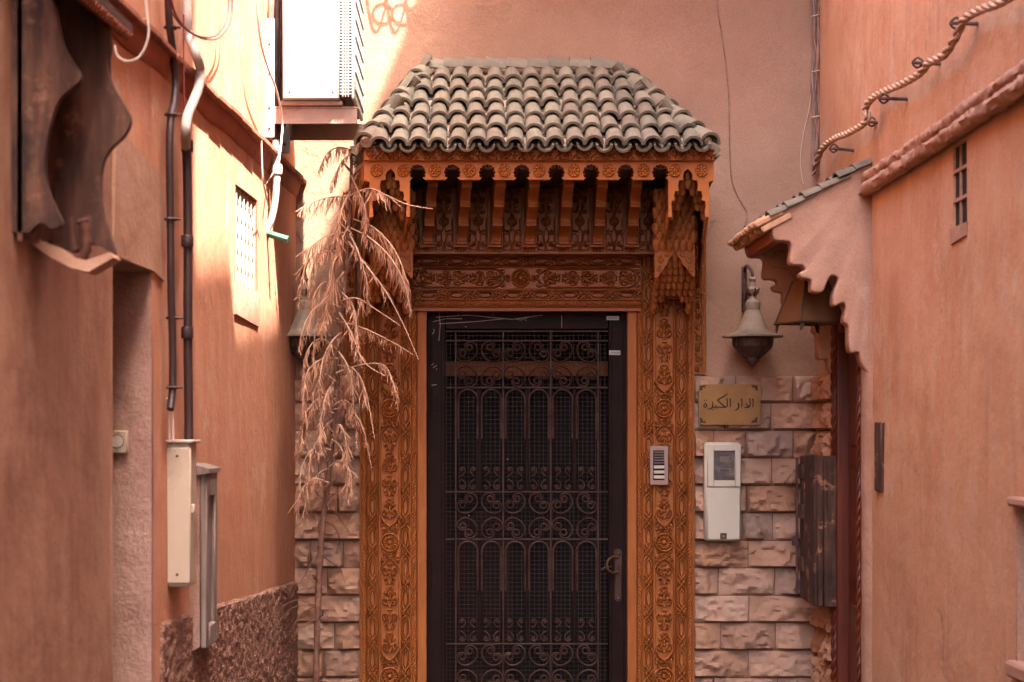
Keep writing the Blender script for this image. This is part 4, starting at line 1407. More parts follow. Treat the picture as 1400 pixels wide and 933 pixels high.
# small scroll pairs at the foot of each arch
s1, s2 = 5.6 * YD / F, 6.6 * YD / F
jm = MB().tube([(q[0], 0, q[1]) for q in xf(scroll(2.0, 9, 2.0, 60, 'J'), 0, 0, s2, 0)], .0042, 6).mesh('scroll', 60)
jm2 = MB().tube([(q[0], 0, q[1]) for q in xf(scroll(2.0, 9, 2.0, 60, 'J'), 0, 0, s1, 0)], .0042, 6).mesh('scroll', 60)
for y1 in (673, 881):
    for px in acx:
        for s in (-1, 1):
            put('scroll', jm, M['iron_bar'], door, Matrix.Translation((ld(px + s * 6.6), YD + .011, zd(y1 - 10.5))) @ Matrix.Diagonal((s, 1, 1, 1)))
            put('scroll', jm2, M['iron_bar'], door, Matrix.Translation((ld(px + s * 6.8), YD + .011, zd(y1 - 28))) @ Matrix.Diagonal((s, 1, -1, 1)))
# hinges
for py in (478, 548, 786):
    h = MB().tube([(ld(589), YD - .012, zd(py + 17)), (ld(589), YD - .012, zd(py - 17))], .008, 8).build('hinge', M['iron'], door)
    MB().box(ld(590), ld(599), YD - .009, YD + .001, zd(py + 15), zd(py - 2), .002).build('hinge_leaf', M['iron'], h)
# handle: plate with a ring pull
hp = MB()
hp.box(ld(840), ld(850), YD - .010, YD - .002, zd(818), zd(756), .003)
hp.lathe([(.0, 0), (.02, 0), (.02, .006), (.0, .007)], 14, Matrix.Translation((ld(845), YD - .004, zd(756))) @ Matrix.Rotation(math.pi / 2, 4, 'X'))
hp.lathe([(.0, 0), (.017, 0), (.017, .006), (.0, .007)], 14, Matrix.Translation((ld(845), YD - .004, zd(818))) @ Matrix.Rotation(math.pi / 2, 4, 'X'))
hd = hp.build('handle', M['iron_bar'], door)
pts = [(ld(845), YD - .012, zd(762)), (ld(837), YD - .03, zd(761)), (ld(830.5), YD - .042, zd(766)), (ld(829), YD - .045, zd(772)), (ld(830.5), YD - .042, zd(778)), (ld(837), YD - .03, zd(783)), (ld(845), YD - .012, zd(782))]
MB().tube(spline(pts, 5), .0062, 8).build('pull', M['brass_dull'], hd)
for py in (756, 818):
    MB().lathe([(0, 0), (.005, 0), (.004, .004), (0, .005)], 8, Matrix.Translation((ld(845), YD - .010, zd(py))) @ Matrix.Rotation(math.pi / 2, 4, 'X')).build('screw', M['brass_dull'], hd)
MB().tube(spline([(ld(836), YD - .004, zd(775)), (ld(826), YD - .014, zd(776)), (ld(823), YD - .016, zd(780)), (ld(822), YD - .014, zd(776))], 4), .004, 6).build('latch', M['iron_bar'], door)
# paper stickers and torn tape on the frame
for x0, x1, y0, y1, a in ((829, 846, 432.5, 438, 0), (832.5, 848, 479.5, 485.5, 0)):
    st = MB().box(ld(x0), ld(x1), YD - .0075, YD - .0062, zd(y1), zd(y0), .0003).build('sticker', M['white'], door)
    for k in range(6):
        xx = x0 + 2.2 + k * 2.2
        MB().box(ld(xx), ld(xx + 1.3), YD - .0079, YD - .0074, zd(y1 - 1.6), zd(y0 + 1.8), .0001).build('print', M['button_dark'], st)
b = MB()
for pts in ([(596, 434), (640, 431), (700, 437), (742, 431)], [(600, 443), (650, 440), (690, 436)], [(592, 440), (610, 436), (632, 436)], [(600, 427), (602, 445), (600, 466)],
            [(704, 436), (712, 438), (722, 434)], [(591, 457), (594, 453), (593, 450)], [(592, 503), (597, 500)], [(590, 527), (597, 526)], [(590, 500), (593, 497)], [(768, 432), (768, 449)]):
    b.tube([P(x, y, YD - .0062) for x, y in pts], .0013, 4)
for px, py in ((627, 429.5), (674, 430), (637, 447), (719, 438), (597, 505), (641, 705), (694, 628)):
    b.lathe([(0, -.003), (.004, 0), (0, .003)], 6, Matrix.Translation(P(px, py, YD - .006)))
b.build('tape_remnant', M['cable_pale'], door)

# ------------------------------------------------------------------ small things on the end wall
# intercom
YI = YP - .012
t = thing('intercom', 'metal intercom panel with slotted speaker and pale call buttons on the carved pilaster', 'intercom', P(900, 665, YI))
MB().box(Xp(887, YI), Xp(914, YI), YI - .022, YI + .004, Zp(664, YI), Zp(609, YI), .005).build('face_plate', M['steel'], t)
MB().box(Xp(893, YI - .02), Xp(908, YI - .02), YI - .0235, YI - .0215, Zp(656.5, YI), Zp(616, YI), .001).build('recess', M['ink'], t)
for k in range(5):
    y = 618.5 + 3.65 * k
    MB().box(Xp(893.8, YI), Xp(907.2, YI), YI - .0265, YI - .0232, Zp(y + 1.0, YI), Zp(y - 1.0, YI), .001).build('speaker_slat', M['button_dark'], t)
for k in range(3):
    y = 638.7 + 6.85 * k
    MB().box(Xp(893.2, YI), Xp(907.8, YI), YI - .028, YI - .0232, Zp(y + 2.2, YI), Zp(y - 2.2, YI), .0015).build('call_button', M['plastic'], t)

# brass name plate
YB = 8.915
t = thing('name_plate', 'engraved brass plate with black Arabic lettering fixed to the stone wall', 'sign', P(998, 582, YB))
bx0, bx1, bz0, bz1 = Xp(955.5, YB), Xp(1040, YB), Zp(581, YB), Zp(525.5, YB)
ch_ = .012
MB().plate([(bx0 + ch_, YB, bz0), (bx1 - ch_, YB, bz0), (bx1 - .002, YB, bz0 + ch_), (bx1 + .001, YB, bz1 - ch_), (bx1 - ch_ * .6, YB, bz1), (bx0 + ch_ * .6, YB, bz1 - .001), (bx0 - .002, YB, bz1 - ch_), (bx0, YB, bz0 + ch_)], (0, .012, 0)).build('plate', M['brass'], t, 20)
for x in (bx0 + .03, bx1 - .03):
    MB().tube([(x, YB + .01, (bz0 + bz1) / 2), (x, YB + .085, (bz0 + bz1) / 2)], .006, 8).build('fixing', M['brass_dull'], t)


def zq(zx, zy):    # zoomed view of the plate (12.44 x, from 950,515) -> point on the plate
    return P(950 + zx / 12.44, 515 + zy / 12.44, YB - .0008)


def brush(mb, pts, w):
    """flat calligraphic stroke: ribbon of varying width with small thickness"""
    sp = spline([Vector((p[0], p[1], 0)) for p in pts], 6)
    ws = np.interp(np.linspace(0, 1, len(sp)), np.linspace(0, 1, len(w)), w) if hasattr(w, '__len__') else [w] * len(sp)
    L_, R__ = [], []
    for i, p in enumerate(sp):
        d = (sp[min(i + 1, len(sp) - 1)] - sp[max(i - 1, 0)])
        d = d.normalized() if d.length else Vector((1, 0, 0))
        nn = Vector((-d.y, d.x, 0)) * float(ws[i]) / 2
        L_.append(p + nn)
        R__.append(p - nn)
    v = [zq(q.x, q.y) for q in L_] + [zq(q.x, q.y) for q in R__]
    n_ = len(sp)
    v += [q + Vector((0, .002, 0)) for q in v]
    f = []
    for i in range(n_ - 1):
        f += [(i, i + 1, n_ + i + 1, n_ + i), (i, i + 1, 2 * n_ + i + 1, 2 * n_ + i), (n_ + i, n_ + i + 1, 3 * n_ + i + 1, 3 * n_ + i)]
    mb.add(v, f)


def dot(mb, x, y, s=13):
    mb.plate([zq(x - s, y), zq(x, y - s), zq(x + s, y), zq(x, y + s)], (0, .002, 0))


W1 = [20, 17, 15, 17, 9]
letters = MB()
for st, wd in (([(985, 375), (992, 430), (990, 480), (984, 525)], W1),
               ([(932, 372), (940, 430), (938, 490), (922, 518), (890, 524)], [20, 17, 17, 18, 14]),
               ([(868, 452), (885, 480), (903, 505), (893, 522), (840, 526)], [8, 14, 20, 20, 8]),
               ([(790, 375), (800, 430), (801, 480), (795, 528)], W1),
               ([(735, 448), (748, 490), (742, 530), (715, 562), (670, 578)], [16, 20, 20, 17, 6]),
               ([(597, 372), (604, 430), (603, 480), (597, 525)], W1),
               ([(544, 372), (552, 430), (551, 490), (538, 515), (505, 524)], [20, 17, 17, 18, 14]),
               ([(557, 290), (520, 322), (450, 362), (385, 402)], [8, 18, 20, 20]),
               ([(382, 400), (420, 435), (470, 480), (505, 510), (500, 524), (440, 522), (400, 520)], [16, 19, 20, 20, 18, 17, 15]),
               ([(405, 520), (372, 524), (358, 505), (352, 478)], [15, 18, 16, 8]),
               ([(360, 510), (345, 526), (318, 522), (308, 500), (303, 470)], [14, 17, 17, 15, 8]),
               ([(298, 424), (305, 480), (298, 520), (265, 548), (200, 556)], [10, 18, 20, 18, 5]),
               ([(168, 450), (192, 470), (202, 498), (188, 520), (160, 518), (153, 496), (170, 470), (182, 462)], [10, 17, 19, 17, 15, 15, 13, 9])):
    brush(letters, st, [q * 1.12 for q in wd])
for x, y in ((160, 416), (192, 402), (380, 552), (297, 566), (328, 552)):
    dot(letters, x, y)
letters.build('lettering', M['ink'], t, 0)
for cx, cy, sx, sy in ((85, 150, 1, 1), (1070, 150, -1, 1), (85, 790, 1, -1), (1065, 785, -1, -1)):
    b = MB()
    brush(b, [(cx, cy + sy * 100), (cx + sx * 12, cy + sy * 60), (cx + sx * 30, cy + sy * 30), (cx + sx * 60, cy + sy * 12), (cx + sx * 120, cy)], [4, 20, 30, 22, 4])
    brush(b, [(cx + sx * 5, cy + sy * 80), (cx + sx * 40, cy + sy * 70), (cx + sx * 30, cy + sy * 45)], [10, 14, 8])
    brush(b, [(cx + sx * 90, cy + sy * 5), (cx + sx * 80, cy + sy * 38), (cx + sx * 50, cy + sy * 32)], [10, 14, 8])
    dot(b, cx + sx * 12, cy + sy * 12, 14)
    b.build('corner_ornament', M['ink'], t, 0)

# electricity meter box
YM = 8.885
t = thing('meter_box', 'cream electricity meter box with a smoked glass window on the stone wall', 'meter box', P(988, 741, YM))
mx = lambda px: Xp(px, YM)
mz = lambda py: Zp(py, YM)
MB().box(mx(963.5), mx(1013.5), YM + .006, YM + .10, mz(740.5), mz(605), .012).build('case', M['plastic'], t)
lid = MB()
o_, i_ = (967, 1013, 608, 666), (976, 1005, 617, 657)
lid.box(mx(o_[0]), mx(i_[0]), YM - .006, YM + .008, mz(o_[3]), mz(o_[2]), .004).box(mx(i_[1]), mx(o_[1]), YM - .006, YM + .008, mz(o_[3]), mz(o_[2]), .004)
lid.box(mx(i_[0]) - .002, mx(i_[1]) + .002, YM - .0055, YM + .008, mz(i_[2]), mz(o_[2]) - .0005, .003).box(mx(i_[0]) - .002, mx(i_[1]) + .002, YM - .0055, YM + .008, mz(o_[3]) + .0005, mz(i_[3]), .003)
lid = lid.build('lid', M['plastic'], t)
MB().box(mx(976.5), mx(1004.5), YM + .002, YM + .0055, mz(656.5), mz(617.5), .001).build('window_pane', M['meter_glass'], lid)
for y0, y1, x0, x1 in ((640, 646, 982, 999), (624, 632, 984, 997)):
    MB().box(mx(x0), mx(x1), YM + .0008, YM + .0022, mz(y1), mz(y0), .0003).build('meter_label', M['button_dark'], lid)
for k in range(5):
    MB().box(mx(985 + k * 2.4), mx(986.4 + k * 2.4), YM + .0002, YM + .001, mz(645), mz(641.4), .0002).build('digit', M['ink'], lid)
MB().box(mx(967), mx(1012), YM - .003, YM + .008, mz(738.5), mz(667), .005).build('lower_cover', M['plastic'], t)
MB().box(mx(984.5), mx(993.5), YM - .0045, YM - .002, mz(737), mz(729), .001).build('latch_recess', M['rust'], t)
MB().lathe([(0, 0), (.006, 0), (.005, .005), (0, .006)], 8, Matrix.Translation((mx(989), YM - .004, mz(733.5))) @ Matrix.Rotation(math.pi / 2, 4, 'X')).build('latch', M['zinc'], t)


# wall lanterns
def lantern(cx, label, Yc):
    s = Yc / F
    t = thing('wall_lantern', label, 'lantern', P(cx, 462, Yc), 'lanterns beside the carved doorway')
    L0 = P(cx, 0, Yc).x
    zz = lambda py: Zp(py, Yc)
    X0 = Matrix.Translation((L0, Yc, 0))
    MB().box(L0 - 9 * s, L0 - 2.5 * s, 8.965, 8.995, zz(424), zz(361), .004).build('back_plate', M['rust'], t)
    arm = MB()
    arm.tube(spline([(L0 - 6 * s, 8.98, zz(368)), (L0 - 5 * s, (8.98 + Yc) / 2, zz(362)), (L0 - 1 * s, Yc, zz(372)), (L0, Yc, zz(384))], 6), .008, 8)
    arm.tube(spline([(L0 - 6 * s, 8.98, zz(415)), (L0 - 3 * s, (8.98 + Yc) / 2 + .02, zz(398)), (L0, Yc, zz(390))], 6), .006, 6)
    for k in range(5):
        a = k * 1.256
        arm.tube(spline([(L0 + 2 * s * math.cos(a), Yc + 2 * s * math.sin(a), zz(406)), (L0 + 7 * s * math.cos(a), Yc + 7 * s * math.sin(a), zz(400)), (L0 + 9 * s * math.cos(a), Yc + 9 * s * math.sin(a), zz(394))], 4), [.006] * 5 + [.004] * 3 + [.002], 6)
    arm.build('bracket', M['rust'], t)
    MB().lathe([(3 * s, zz(427)), (9.5 * s, zz(424)), (10.5 * s, zz(418)), (9.5 * s, zz(413)), (5 * s, zz(409)), (4 * s, zz(404)), (7.5 * s, zz(400)), (8.5 * s, zz(396)), (4 * s, zz(392)), (3.2 * s, zz(386)), (5 * s, zz(382)), (1 * s, zz(374))], 16, X0).build('neck', M['zinc'], t, 30)
    hood = MB().lathe([(41.5 * s, zz(461.5)), (41.5 * s, zz(459.5)), (33 * s, zz(457)), (23 * s, zz(453)), (20.5 * s, zz(449.5)), (17 * s, zz(441)), (13 * s, zz(432)), (9.5 * s, zz(424)), (8 * s, zz(421))], 32, X0).build('hood', M['zinc'], t)
    MB().lathe([(8 * s, zz(494)), (9.5 * s, zz(489)), (13 * s, zz(486)), (20 * s, zz(480)), (25.5 * s, zz(474)), (27 * s, zz(468)), (26.5 * s, zz(463)), (33 * s, zz(461))], 10, X0).build('glass_bowl', M['lamp_dark'], t, 25)
    for k in range(10):
        a = 2 * math.pi * k / 10
        pr = [(9.8, 490), (13.4, 486.4), (20.5, 480.4), (26, 474), (27.6, 468), (27, 463)]
        rib = MB().tube([(L0 + r * s * math.cos(a), Yc + r * s * math.sin(a), zz(y)) for r, y in pr], .0035, 5).build('rib', M['rust'], t)
        a += math.pi / 10
        c3 = Vector((L0 + 25.2 * s * math.cos(a), Yc + 25.2 * s * math.sin(a), zz(470.5)))
        MB().tube([c3 + Vector((-math.sin(a) * 3.4 * s * math.cos(q), math.cos(a) * 3.4 * s * math.cos(q), 3.4 * s * math.sin(q))) for q in np.linspace(0, 2 * math.pi, 10)[:-1]], .0022, 5, True).build('pierced_ring', M['brass_dull'], t)
    MB().lathe([(.2 * s, zz(503)), (4 * s, zz(498.5)), (9 * s, zz(494)), (10 * s, zz(491)), (9.8 * s, zz(488))], 12, X0).build('finial', M['rust'], t)


lantern(1029, 'dusty conical metal wall lantern above the brass plate and meter box', 8.84)
lantern(417, 'dusty conical metal wall lantern half hidden behind the dried palm', 8.84)

# thin wires on the end wall
b = MB()
b.tube(spline([P(x, y, 8.992) for x, y in ((978, -40), (980, 5), (988, 55), (993, 95), (996, 130), (997, 170), (999, 235), (1004, 258), (1014, 278), (1021, 290), (1020, 303), (1013, 318), (1012, 330), (1020, 341), (1028, 350))], 6), .0022, 5)
tag(b.build('thin_wire', M['cable']), 'thin wire running down the end wall to the lantern by the meter box', 'wire')
b = MB()
b.tube(spline([P(x, y, 8.992) for x, y in ((1098, 252), (1094, 220), (1099, 180), (1106, 150), (1110, 120))], 6), .002, 5)
tag(b.build('thin_wire', M['cable_pale']), 'short pale wire curving up to the cable bundle in the corner', 'wire')

# cable bundle in the corner
t = thing('cable_bundle', 'bundle of old brown cables hanging down the corner above the rope', 'cables', (RX(9) - .03, 8.94, 2.9))
for k in range(8):
    rr = random.Random(k)
    pts = []
    for i in range(12):
        py = -60 + i * 27
        pts.append(P(1112 + (k % 4) * 3.0 + rr.uniform(-2.5, 2.5) - .0 * i, py, 8.93 + .015 * (k // 4) + rr.uniform(-.008, .008)))
    MB().tube(spline(pts, 4), rr.choice([.005, .006, .008]), 6).build('cable', M['cable'] if k % 3 else M['wood_grey'], t)
for py in (22, 98, 160):
    c3 = P(1116, py, 8.935)
    MB().tube([(c3.x + .024 * math.cos(a), c3.y + .018 * math.sin(a), c3.z + .004 * math.cos(a)) for a in np.linspace(0, 6.283, 14)[:-1]], .003, 5, True).build('tie', M['cable_pale'], t)

# ------------------------------------------------------------------ plaster hood over the doorway on the right
hood = thing('door_hood', 'pink plaster door hood with stepped edges and worn tile top over the side doorway', 'door hood', (1.6, 8.05, 2.4))
YN, YFa = 7.70, 8.40
edge = [(1055, 308), (1059, 327.6), (1078, 330), (1082, 339), (1080, 354), (1083, 362), (1097, 363), (1101, 369), (1094, 373), (1097, 380), (1109, 383), (1110, 398), (1124, 399.6), (1129, 391), (1134.6, 379), (1141, 377), (1146, 383), (1140, 401), (1140, 419), (1152.6, 414), (1156.5, 421.5), (1154, 439.5), (1160, 447), (1162, 480.6), (1174, 482), (1178, 497), (1190, 513)]
top_ = [(1205, 513), (1205, 214), (1190, 221), (1150, 243), (1100, 270), (1050, 296)]
poly = [((px - VX) / F * YN, Zp(py, YN)) for px, py in edge + top_]
sm = []
nE = len(edge)
def cheek(Y, th, nm):
    ring2 = []
    pts = [Vector((x, z, 0)) for x, z in poly[:nE]]
    sp = [(q.x, q.y) for q in spline(pts, 3)]
    pts = sp + poly[nE:]
    b = MB()
    # softened slab: narrower outlines towards both faces give rounded plaster edges
    b.plate([(x, Y, z) for x, z in pts], (0, th, 0))
    me = b.mesh(nm, 50)
    bm = bmesh.new(); bm.from_mesh(me)
    eds = [e for e in bm.edges if len(e.link_faces) == 2 and e.calc_face_angle(0) > 1.2 and max(v_.co.x for v_ in e.verts) < RX(8) - .01]
    bmesh.ops.bevel(bm, geom=eds, offset=.009, segments=3, affect='EDGES', profile=.5)
    bm.to_mesh(me); bm.free()
    me.shade_smooth()
    me.set_sharp_from_angle(angle=math.radians(50))
    return put(nm, me, M['plaster_pale'], hood)
cheek(YN, .09, 'cheek')
cheek(YFa, .09, 'cheek')
# sloping slab between, front board and soffit
xe, ze = Xp(1052, YN), Zp(300, YN)
xt, zt_ = Xp(1192, YN), Zp(224, YN)
b = MB()
b.plate([(xe, YN + .02, ze - .015), (xt + .03, YN + .02, zt_ - .015), (xt + .03, YN + .02, zt_ - .075), (xe + .02, YN + .02, ze - .07)], (0, YFa + .07 - YN - .02, 0))
b.build('roof_slab', M['plaster_red'], hood, 30)
b = MB()
b.box(Xp(1057, YN), Xp(1057, YN) + .05, YN + .05, YFa + .05, Zp(329, YN), ze - .03, .006)
b.build('front_board', M['plaster_red'], hood)
# ragged tile ends along the eave
k = 0
y = YN - .01
while y < YFa + .1:
    k += 1
    wd = random.uniform(.022, .034)
    ln = random.uniform(.0, .018)
    Mx = Matrix.Translation((xe - .045 - ln, y, ze - .035 + random.uniform(-.004, .004))) @ Matrix.Rotation(-.48 + random.uniform(-.05, .05), 4, 'Y')
    MB().box(0, .13, 0, wd, 0, .026, .006, Mx).build('eave_tile', M['tile_tan'], hood)
    MB().box(.01, .15, 0, wd, -.03, -.003, .005, Mx @ Matrix.Translation((random.uniform(0, .01), 0, 0))).build('eave_tile', M['tile_tan'], hood)
    y += wd + .003
# worn tiles up the verge
sl_ = Vector((xt - xe, 0, zt_ - ze))
for yy_ in (YN - .04, YN + .11, YN + .26, YN + .41, YN + .56):
    for i in range(6):
        p0 = Vector((xe, yy_, ze)) + sl_ * (i / 6) + Vector((0, .075, .012 + random.uniform(-.006, .006)))
        ya = sl_.normalized()
        za_ = Vector((-ya.z, 0, ya.x))
        za2 = (za_ + ya * .1).normalized()
        y2 = (ya - za2 * ya.dot(za2)).normalized()
        Rm = Matrix((y2.cross(za2), y2, za2)).transposed().to_4x4()
        put('roof_tile', covs[i % 3], M['tile'], hood, Matrix.Translation(p0) @ Rm @ Matrix.Diagonal((1.4, .7, .7, 1)))

# door of the right-hand house under the hood
rd = thing('side_door', 'dark red wooden side door framed by rope moulding under the plaster hood', 'door', (RX(8.08), 8.08, 0))
MB().box(RX(8.08) + .02, RX(8.08) + .06, RDY0 + .06, RDY1 - .06, 0, RDZ - .05, .004).build('leaf', M['wood_red'], rd)
for y0, y1 in ((RDY0, RDY0 + .06), (RDY1 - .06, RDY1)):
    MB().box(RX(8.08) - .03, RX(8.08) + .05, y0 + .002, y1 - .002, 0, RDZ - .01, .005).build('jamb', M['wood_red'], rd)
MB().box(RX(8.08) - .028, RX(8.08) + .05, RDY0 + .002, RDY1 - .002, RDZ - .06, RDZ - .002, .005).build('head', M['wood_red'], rd)
for yv in (RDY0 + .02, RDY1 - .015, RDY1 + .02):
    b = MB()
    n_ = 240
    for st in (0, math.pi):
        b.tube([(RX(8.08) - .034 + .006 * math.cos(i * .55 + st), yv + .006 * math.sin(i * .55 + st), RDZ * i / n_) for i in range(n_)], .0065, 5)
    b.build('rope_moulding', M['wood_red'], rd, 60)
for z0, z1 in ((.15, .85), (.95, 1.45), (1.55, 2.0)):
    MB().box(RX(8.08) + .008, RX(8.08) + .021, RDY0 + .14, RDY1 - .14, z0, z1, .008).build('panel', M['wood_red'], rd)

# lantern hanging under the hood
YH = 8.02
t = thing('hanging_lantern', 'brown tapered sheet metal lantern hanging beneath the plaster hood', 'lantern', P(1106, 443, YH))
c3 = P(1107, 443, YH)
zt2, zb2 = Zp(384, YH), Zp(443, YH)
wb, wt = .108, .052
ra = math.radians(20)
R2 = Matrix.Rotation(ra, 4, 'Z')
cor = lambda s1_, s2_, w_, z: Vector((c3.x, YH, 0)) + R2 @ Vector((s1_ * w_, s2_ * w_, 0)) + Vector((0, 0, z))
ord_ = [(-1, -1), (1, -1), (1, 1), (-1, 1)]
for i in range(4):
    a, c_ = ord_[i], ord_[(i + 1) % 4]
    p4 = [cor(*a, wb, zb2), cor(*c_, wb, zb2), cor(*c_, wt, zt2), cor(*a, wt, zt2)]
    nn = (p4[1] - p4[0]).cross(p4[2] - p4[0]).normalized()
    MB().plate(p4, nn * -.004).build('side_panel', M['lamp_metal'], t, 20)
    MB().tube([cor(*a, wb + .002, zb2), cor(*a, wt + .002, zt2)], .005, 6).build('corner_rib', M['lamp_dark'], t)
    MB().tube([cor(*a, wb + .003, zb2 + .003), cor(*c_, wb + .003, zb2 + .003)], .0055, 6).build('lower_rim', M['lamp_dark'], t)
    f0 = cor(*a, wb, zb2)
    tn = (cor(*c_, wb, zb2) - f0).normalized()
    bp = (cor(*ord_[i - 1], wb, zb2) - f0).normalized()
    b = MB()
    b.plate([f0, f0 + tn * .022, f0 + tn * .012 + Vector((0, 0, -.03)), f0 + Vector((0, 0, -.036))], bp * .006)
    b.build('corner_claw', M['lamp_dark'], t, 20)
MB().plate([cor(*q, wt, zt2) for q in ord_], (0, 0, .006)).build('cap', M['lamp_dark'], t, 20)
MB().tube([(c3.x, YH, zt2), (c3.x, YH, zt2 + .22)], .004, 6).build('hanging_rod', M['rust'], t)

# weathered wooden cabinet on the stone facing
t = thing('wooden_cabinet', 'weathered dark wooden wall cabinet with peeling paint beside the side door', 'cabinet', (1.6, 8.5, .76))
Yc0, Yc1 = 8.34, 8.72
cx0, cx1 = Xp(1117, Yc0), Xp(1143, Yc0)
cz0, cz1 = Zp(829, Yc0), Zp(622, Yc0)
vv = []
b = MB()
b.box(cx0 + .012, cx1, Yc0 + .008, Yc1, cz0 + .005, cz1 - .006, .004)
b.build('carcass', M['wood_old'], t)
for k, (xa, xb, dz) in enumerate(((cx0, cx0 + .027, .0), (cx0 + .029, cx1 + .004, -.004))):
    MB().box(xa, xb, Yc0 - .012, Yc0 + .007, cz0 + dz, cz1 + dz, .004).build('plank', M['wood_old'], t)
for k in range(3):
    ya, yb = Yc0 + .01 + k * .122, Yc0 + .01 + (k + 1) * .122 - .003
    MB().box(cx0 - .012 + .003 * (k % 2), cx0 + .011, ya, yb, cz0 + .004 * k, cz1 - .005 * k, .004).build('plank', M['wood_old'], t)
for py in (645, 700, 772):
    MB().box(cx0 - .022, cx0 - .011, Yc0 + .26, Yc0 + .36, Zp(py + 10, 8.6), Zp(py - 10, 8.6), .003).build('hinge', M['rust'], t)
MB().tube([(cx0 - .026, Yc1 - .01, cz0 + .02), (cx0 - .026, Yc1 - .01, cz1 - .02)], .007, 7).build('hinge_rod', M['rust'], t)
MB().box(cx0 - .05, cx0 - .02, Yc1 - .02, Yc1 + .0, Zp(746, 8.7), Zp(734, 8.7), .003).build('hasp', M['rust'], t)

# ------------------------------------------------------------------ rope on spikes along the right wall
path_px = [(1113, 238), (1117, 222), (1124, 204), (1140, 190), (1160, 182), (1180, 170), (1187, 160), (1183, 150), (1190, 137), (1205, 127), (1235, 114), (1258, 100), (1270, 86), (1290, 76), (1300, 62), (1310, 45), (1318, 27), (1340, 14), (1365, 5), (1400, -14), (1440, -30)]
pp = []
for px, py in path_px:
    Y = RY(px)
    for _ in range(4):
        X = RX(Y) - .06
        Y = X / ((px - VX) / F)
    pp.append(P(px, py, Y))
cpts = spline(pp, 10)
t = thing('rope', 'thick twisted rope slung from spikes along the orange wall', 'rope', pp[0])
acc, fr = 0, None
nrm = Vector((0, 0, 1))
strands = [[], [], []]
for i in range(len(cpts)):
    tn = (cpts[min(i + 1, len(cpts) - 1)] - cpts[max(i - 1, 0)]).normalized()
    nrm = (nrm - tn * nrm.dot(tn)).normalized()
    bn = tn.cross(nrm)
    if i:
        acc += (cpts[i] - cpts[i - 1]).length
dense = []
for i in range(len(cpts) - 1):
    m_ = max(1, int((cpts[i + 1] - cpts[i]).length / .006))
    for k in range(m_):
        dense.append(cpts[i].lerp(cpts[i + 1], k / m_))
acc = 0
nrm = Vector((0, 0, 1))
for i, p_ in enumerate(dense):
    tn = (dense[min(i + 2, len(dense) - 1)] - dense[max(i - 2, 0)]).normalized()
    nrm = (nrm - tn * nrm.dot(tn)).normalized()
    bn = tn.cross(nrm)
    if i:
        acc += (p_ - dense[i - 1]).length
    for s in range(3):
        a = acc / .22 * 2 * math.pi + s * 2.094
        strands[s].append(p_ + (nrm * math.cos(a) + bn * math.sin(a)) * .0088)
for s in range(3):
    MB().tube(strands[s], .0066, 7).build('strand', M['rope'], t, 60)
lbl = ['spike holding the rope near the cable bundle, lowest of the row', 'spike at the sharp bend of the rope above the door hood', 'spike holding the rope, third up from the door hood',
       'spike with knotted wire holding the rope above the roll moulding', 'spike holding the rope highest up the orange wall']
for k, (a, c_) in enumerate((((1136, 203), (1167, 206)), ((1188, 167), (1200, 168)), ((1204, 135), (1241, 136)), ((1250, 86), (1287, 88)), ((1302, 32), (1339, 33)))):
    Yw = RY(c_[0])
    p1 = P(c_[0], c_[1], Yw) + Vector((.01, 0, 0))
    Yt = Yw
    q = (a[0] - VX) / F
    # spike goes square out of the wall, slightly tilted back along the alley
    p0 = Vector((q * (Yw + .06), Yw + .06, Zp(a[1], Yw + .06)))
    tt = thing('rope_spike', 'rusty ' + lbl[k], 'spike', p1, 'spikes carrying the rope')
    MB().tube([p1, p0], [.0075, .006], 7).build('shank', M['rust'], tt)
    MB().tube(spline([p0 + Vector((.01, 0, .018)), p0 + Vector((-.006, .004, 0)), p0 + Vector((.012, 0, -.018)), p0 + Vector((.03, -.01, 0)), p0 + Vector((.012, 0, .02))], 4), .0045, 6).build('binding', M['rust'], tt)

# ------------------------------------------------------------------ things on the left wall
# carved wooden hood close to the camera
t = thing('wooden_hood', 'dark old wooden door hood with wavy side boards and ribbed tiles on the near wall', 'door hood', (LX(4.5), 4.5, 2.0))
Ya, Yb = 4.36, 4.62
near = [(15, -60), (40, -60), (62, -20), (75, 10), (84, 55), (96, 80), (108, 98), (107, 112), (92, 124), (78, 140), (66, 180), (60, 225), (64, 255), (76, 285), (84, 306), (70, 312), (55, 305), (40, 318), (15, 318)]
far = [(60, -60), (140, -60), (146, 20), (151, 60), (147, 85), (152, 112), (168, 140), (178, 162), (170, 184), (150, 204), (140, 224), (137, 255), (140, 290), (150, 322), (157, 346), (146, 343), (132, 335), (112, 335), (104, 345), (60, 340)]
for nm, pts, Y, mt in (('side_board', near, Ya, 'wood_hood'), ('side_board', far, Yb, 'wood_hood')):
    e = spline([Vector((x, y, 0)) for x, y in pts[1:-1]], 4)
    pl = [pts[0]] + [(q.x, q.y) for q in e] + [pts[-1]]
    MB().plate([P(x, y, Y) for x, y in pl], (0, .03, 0)).build(nm, M[mt], t, 40)
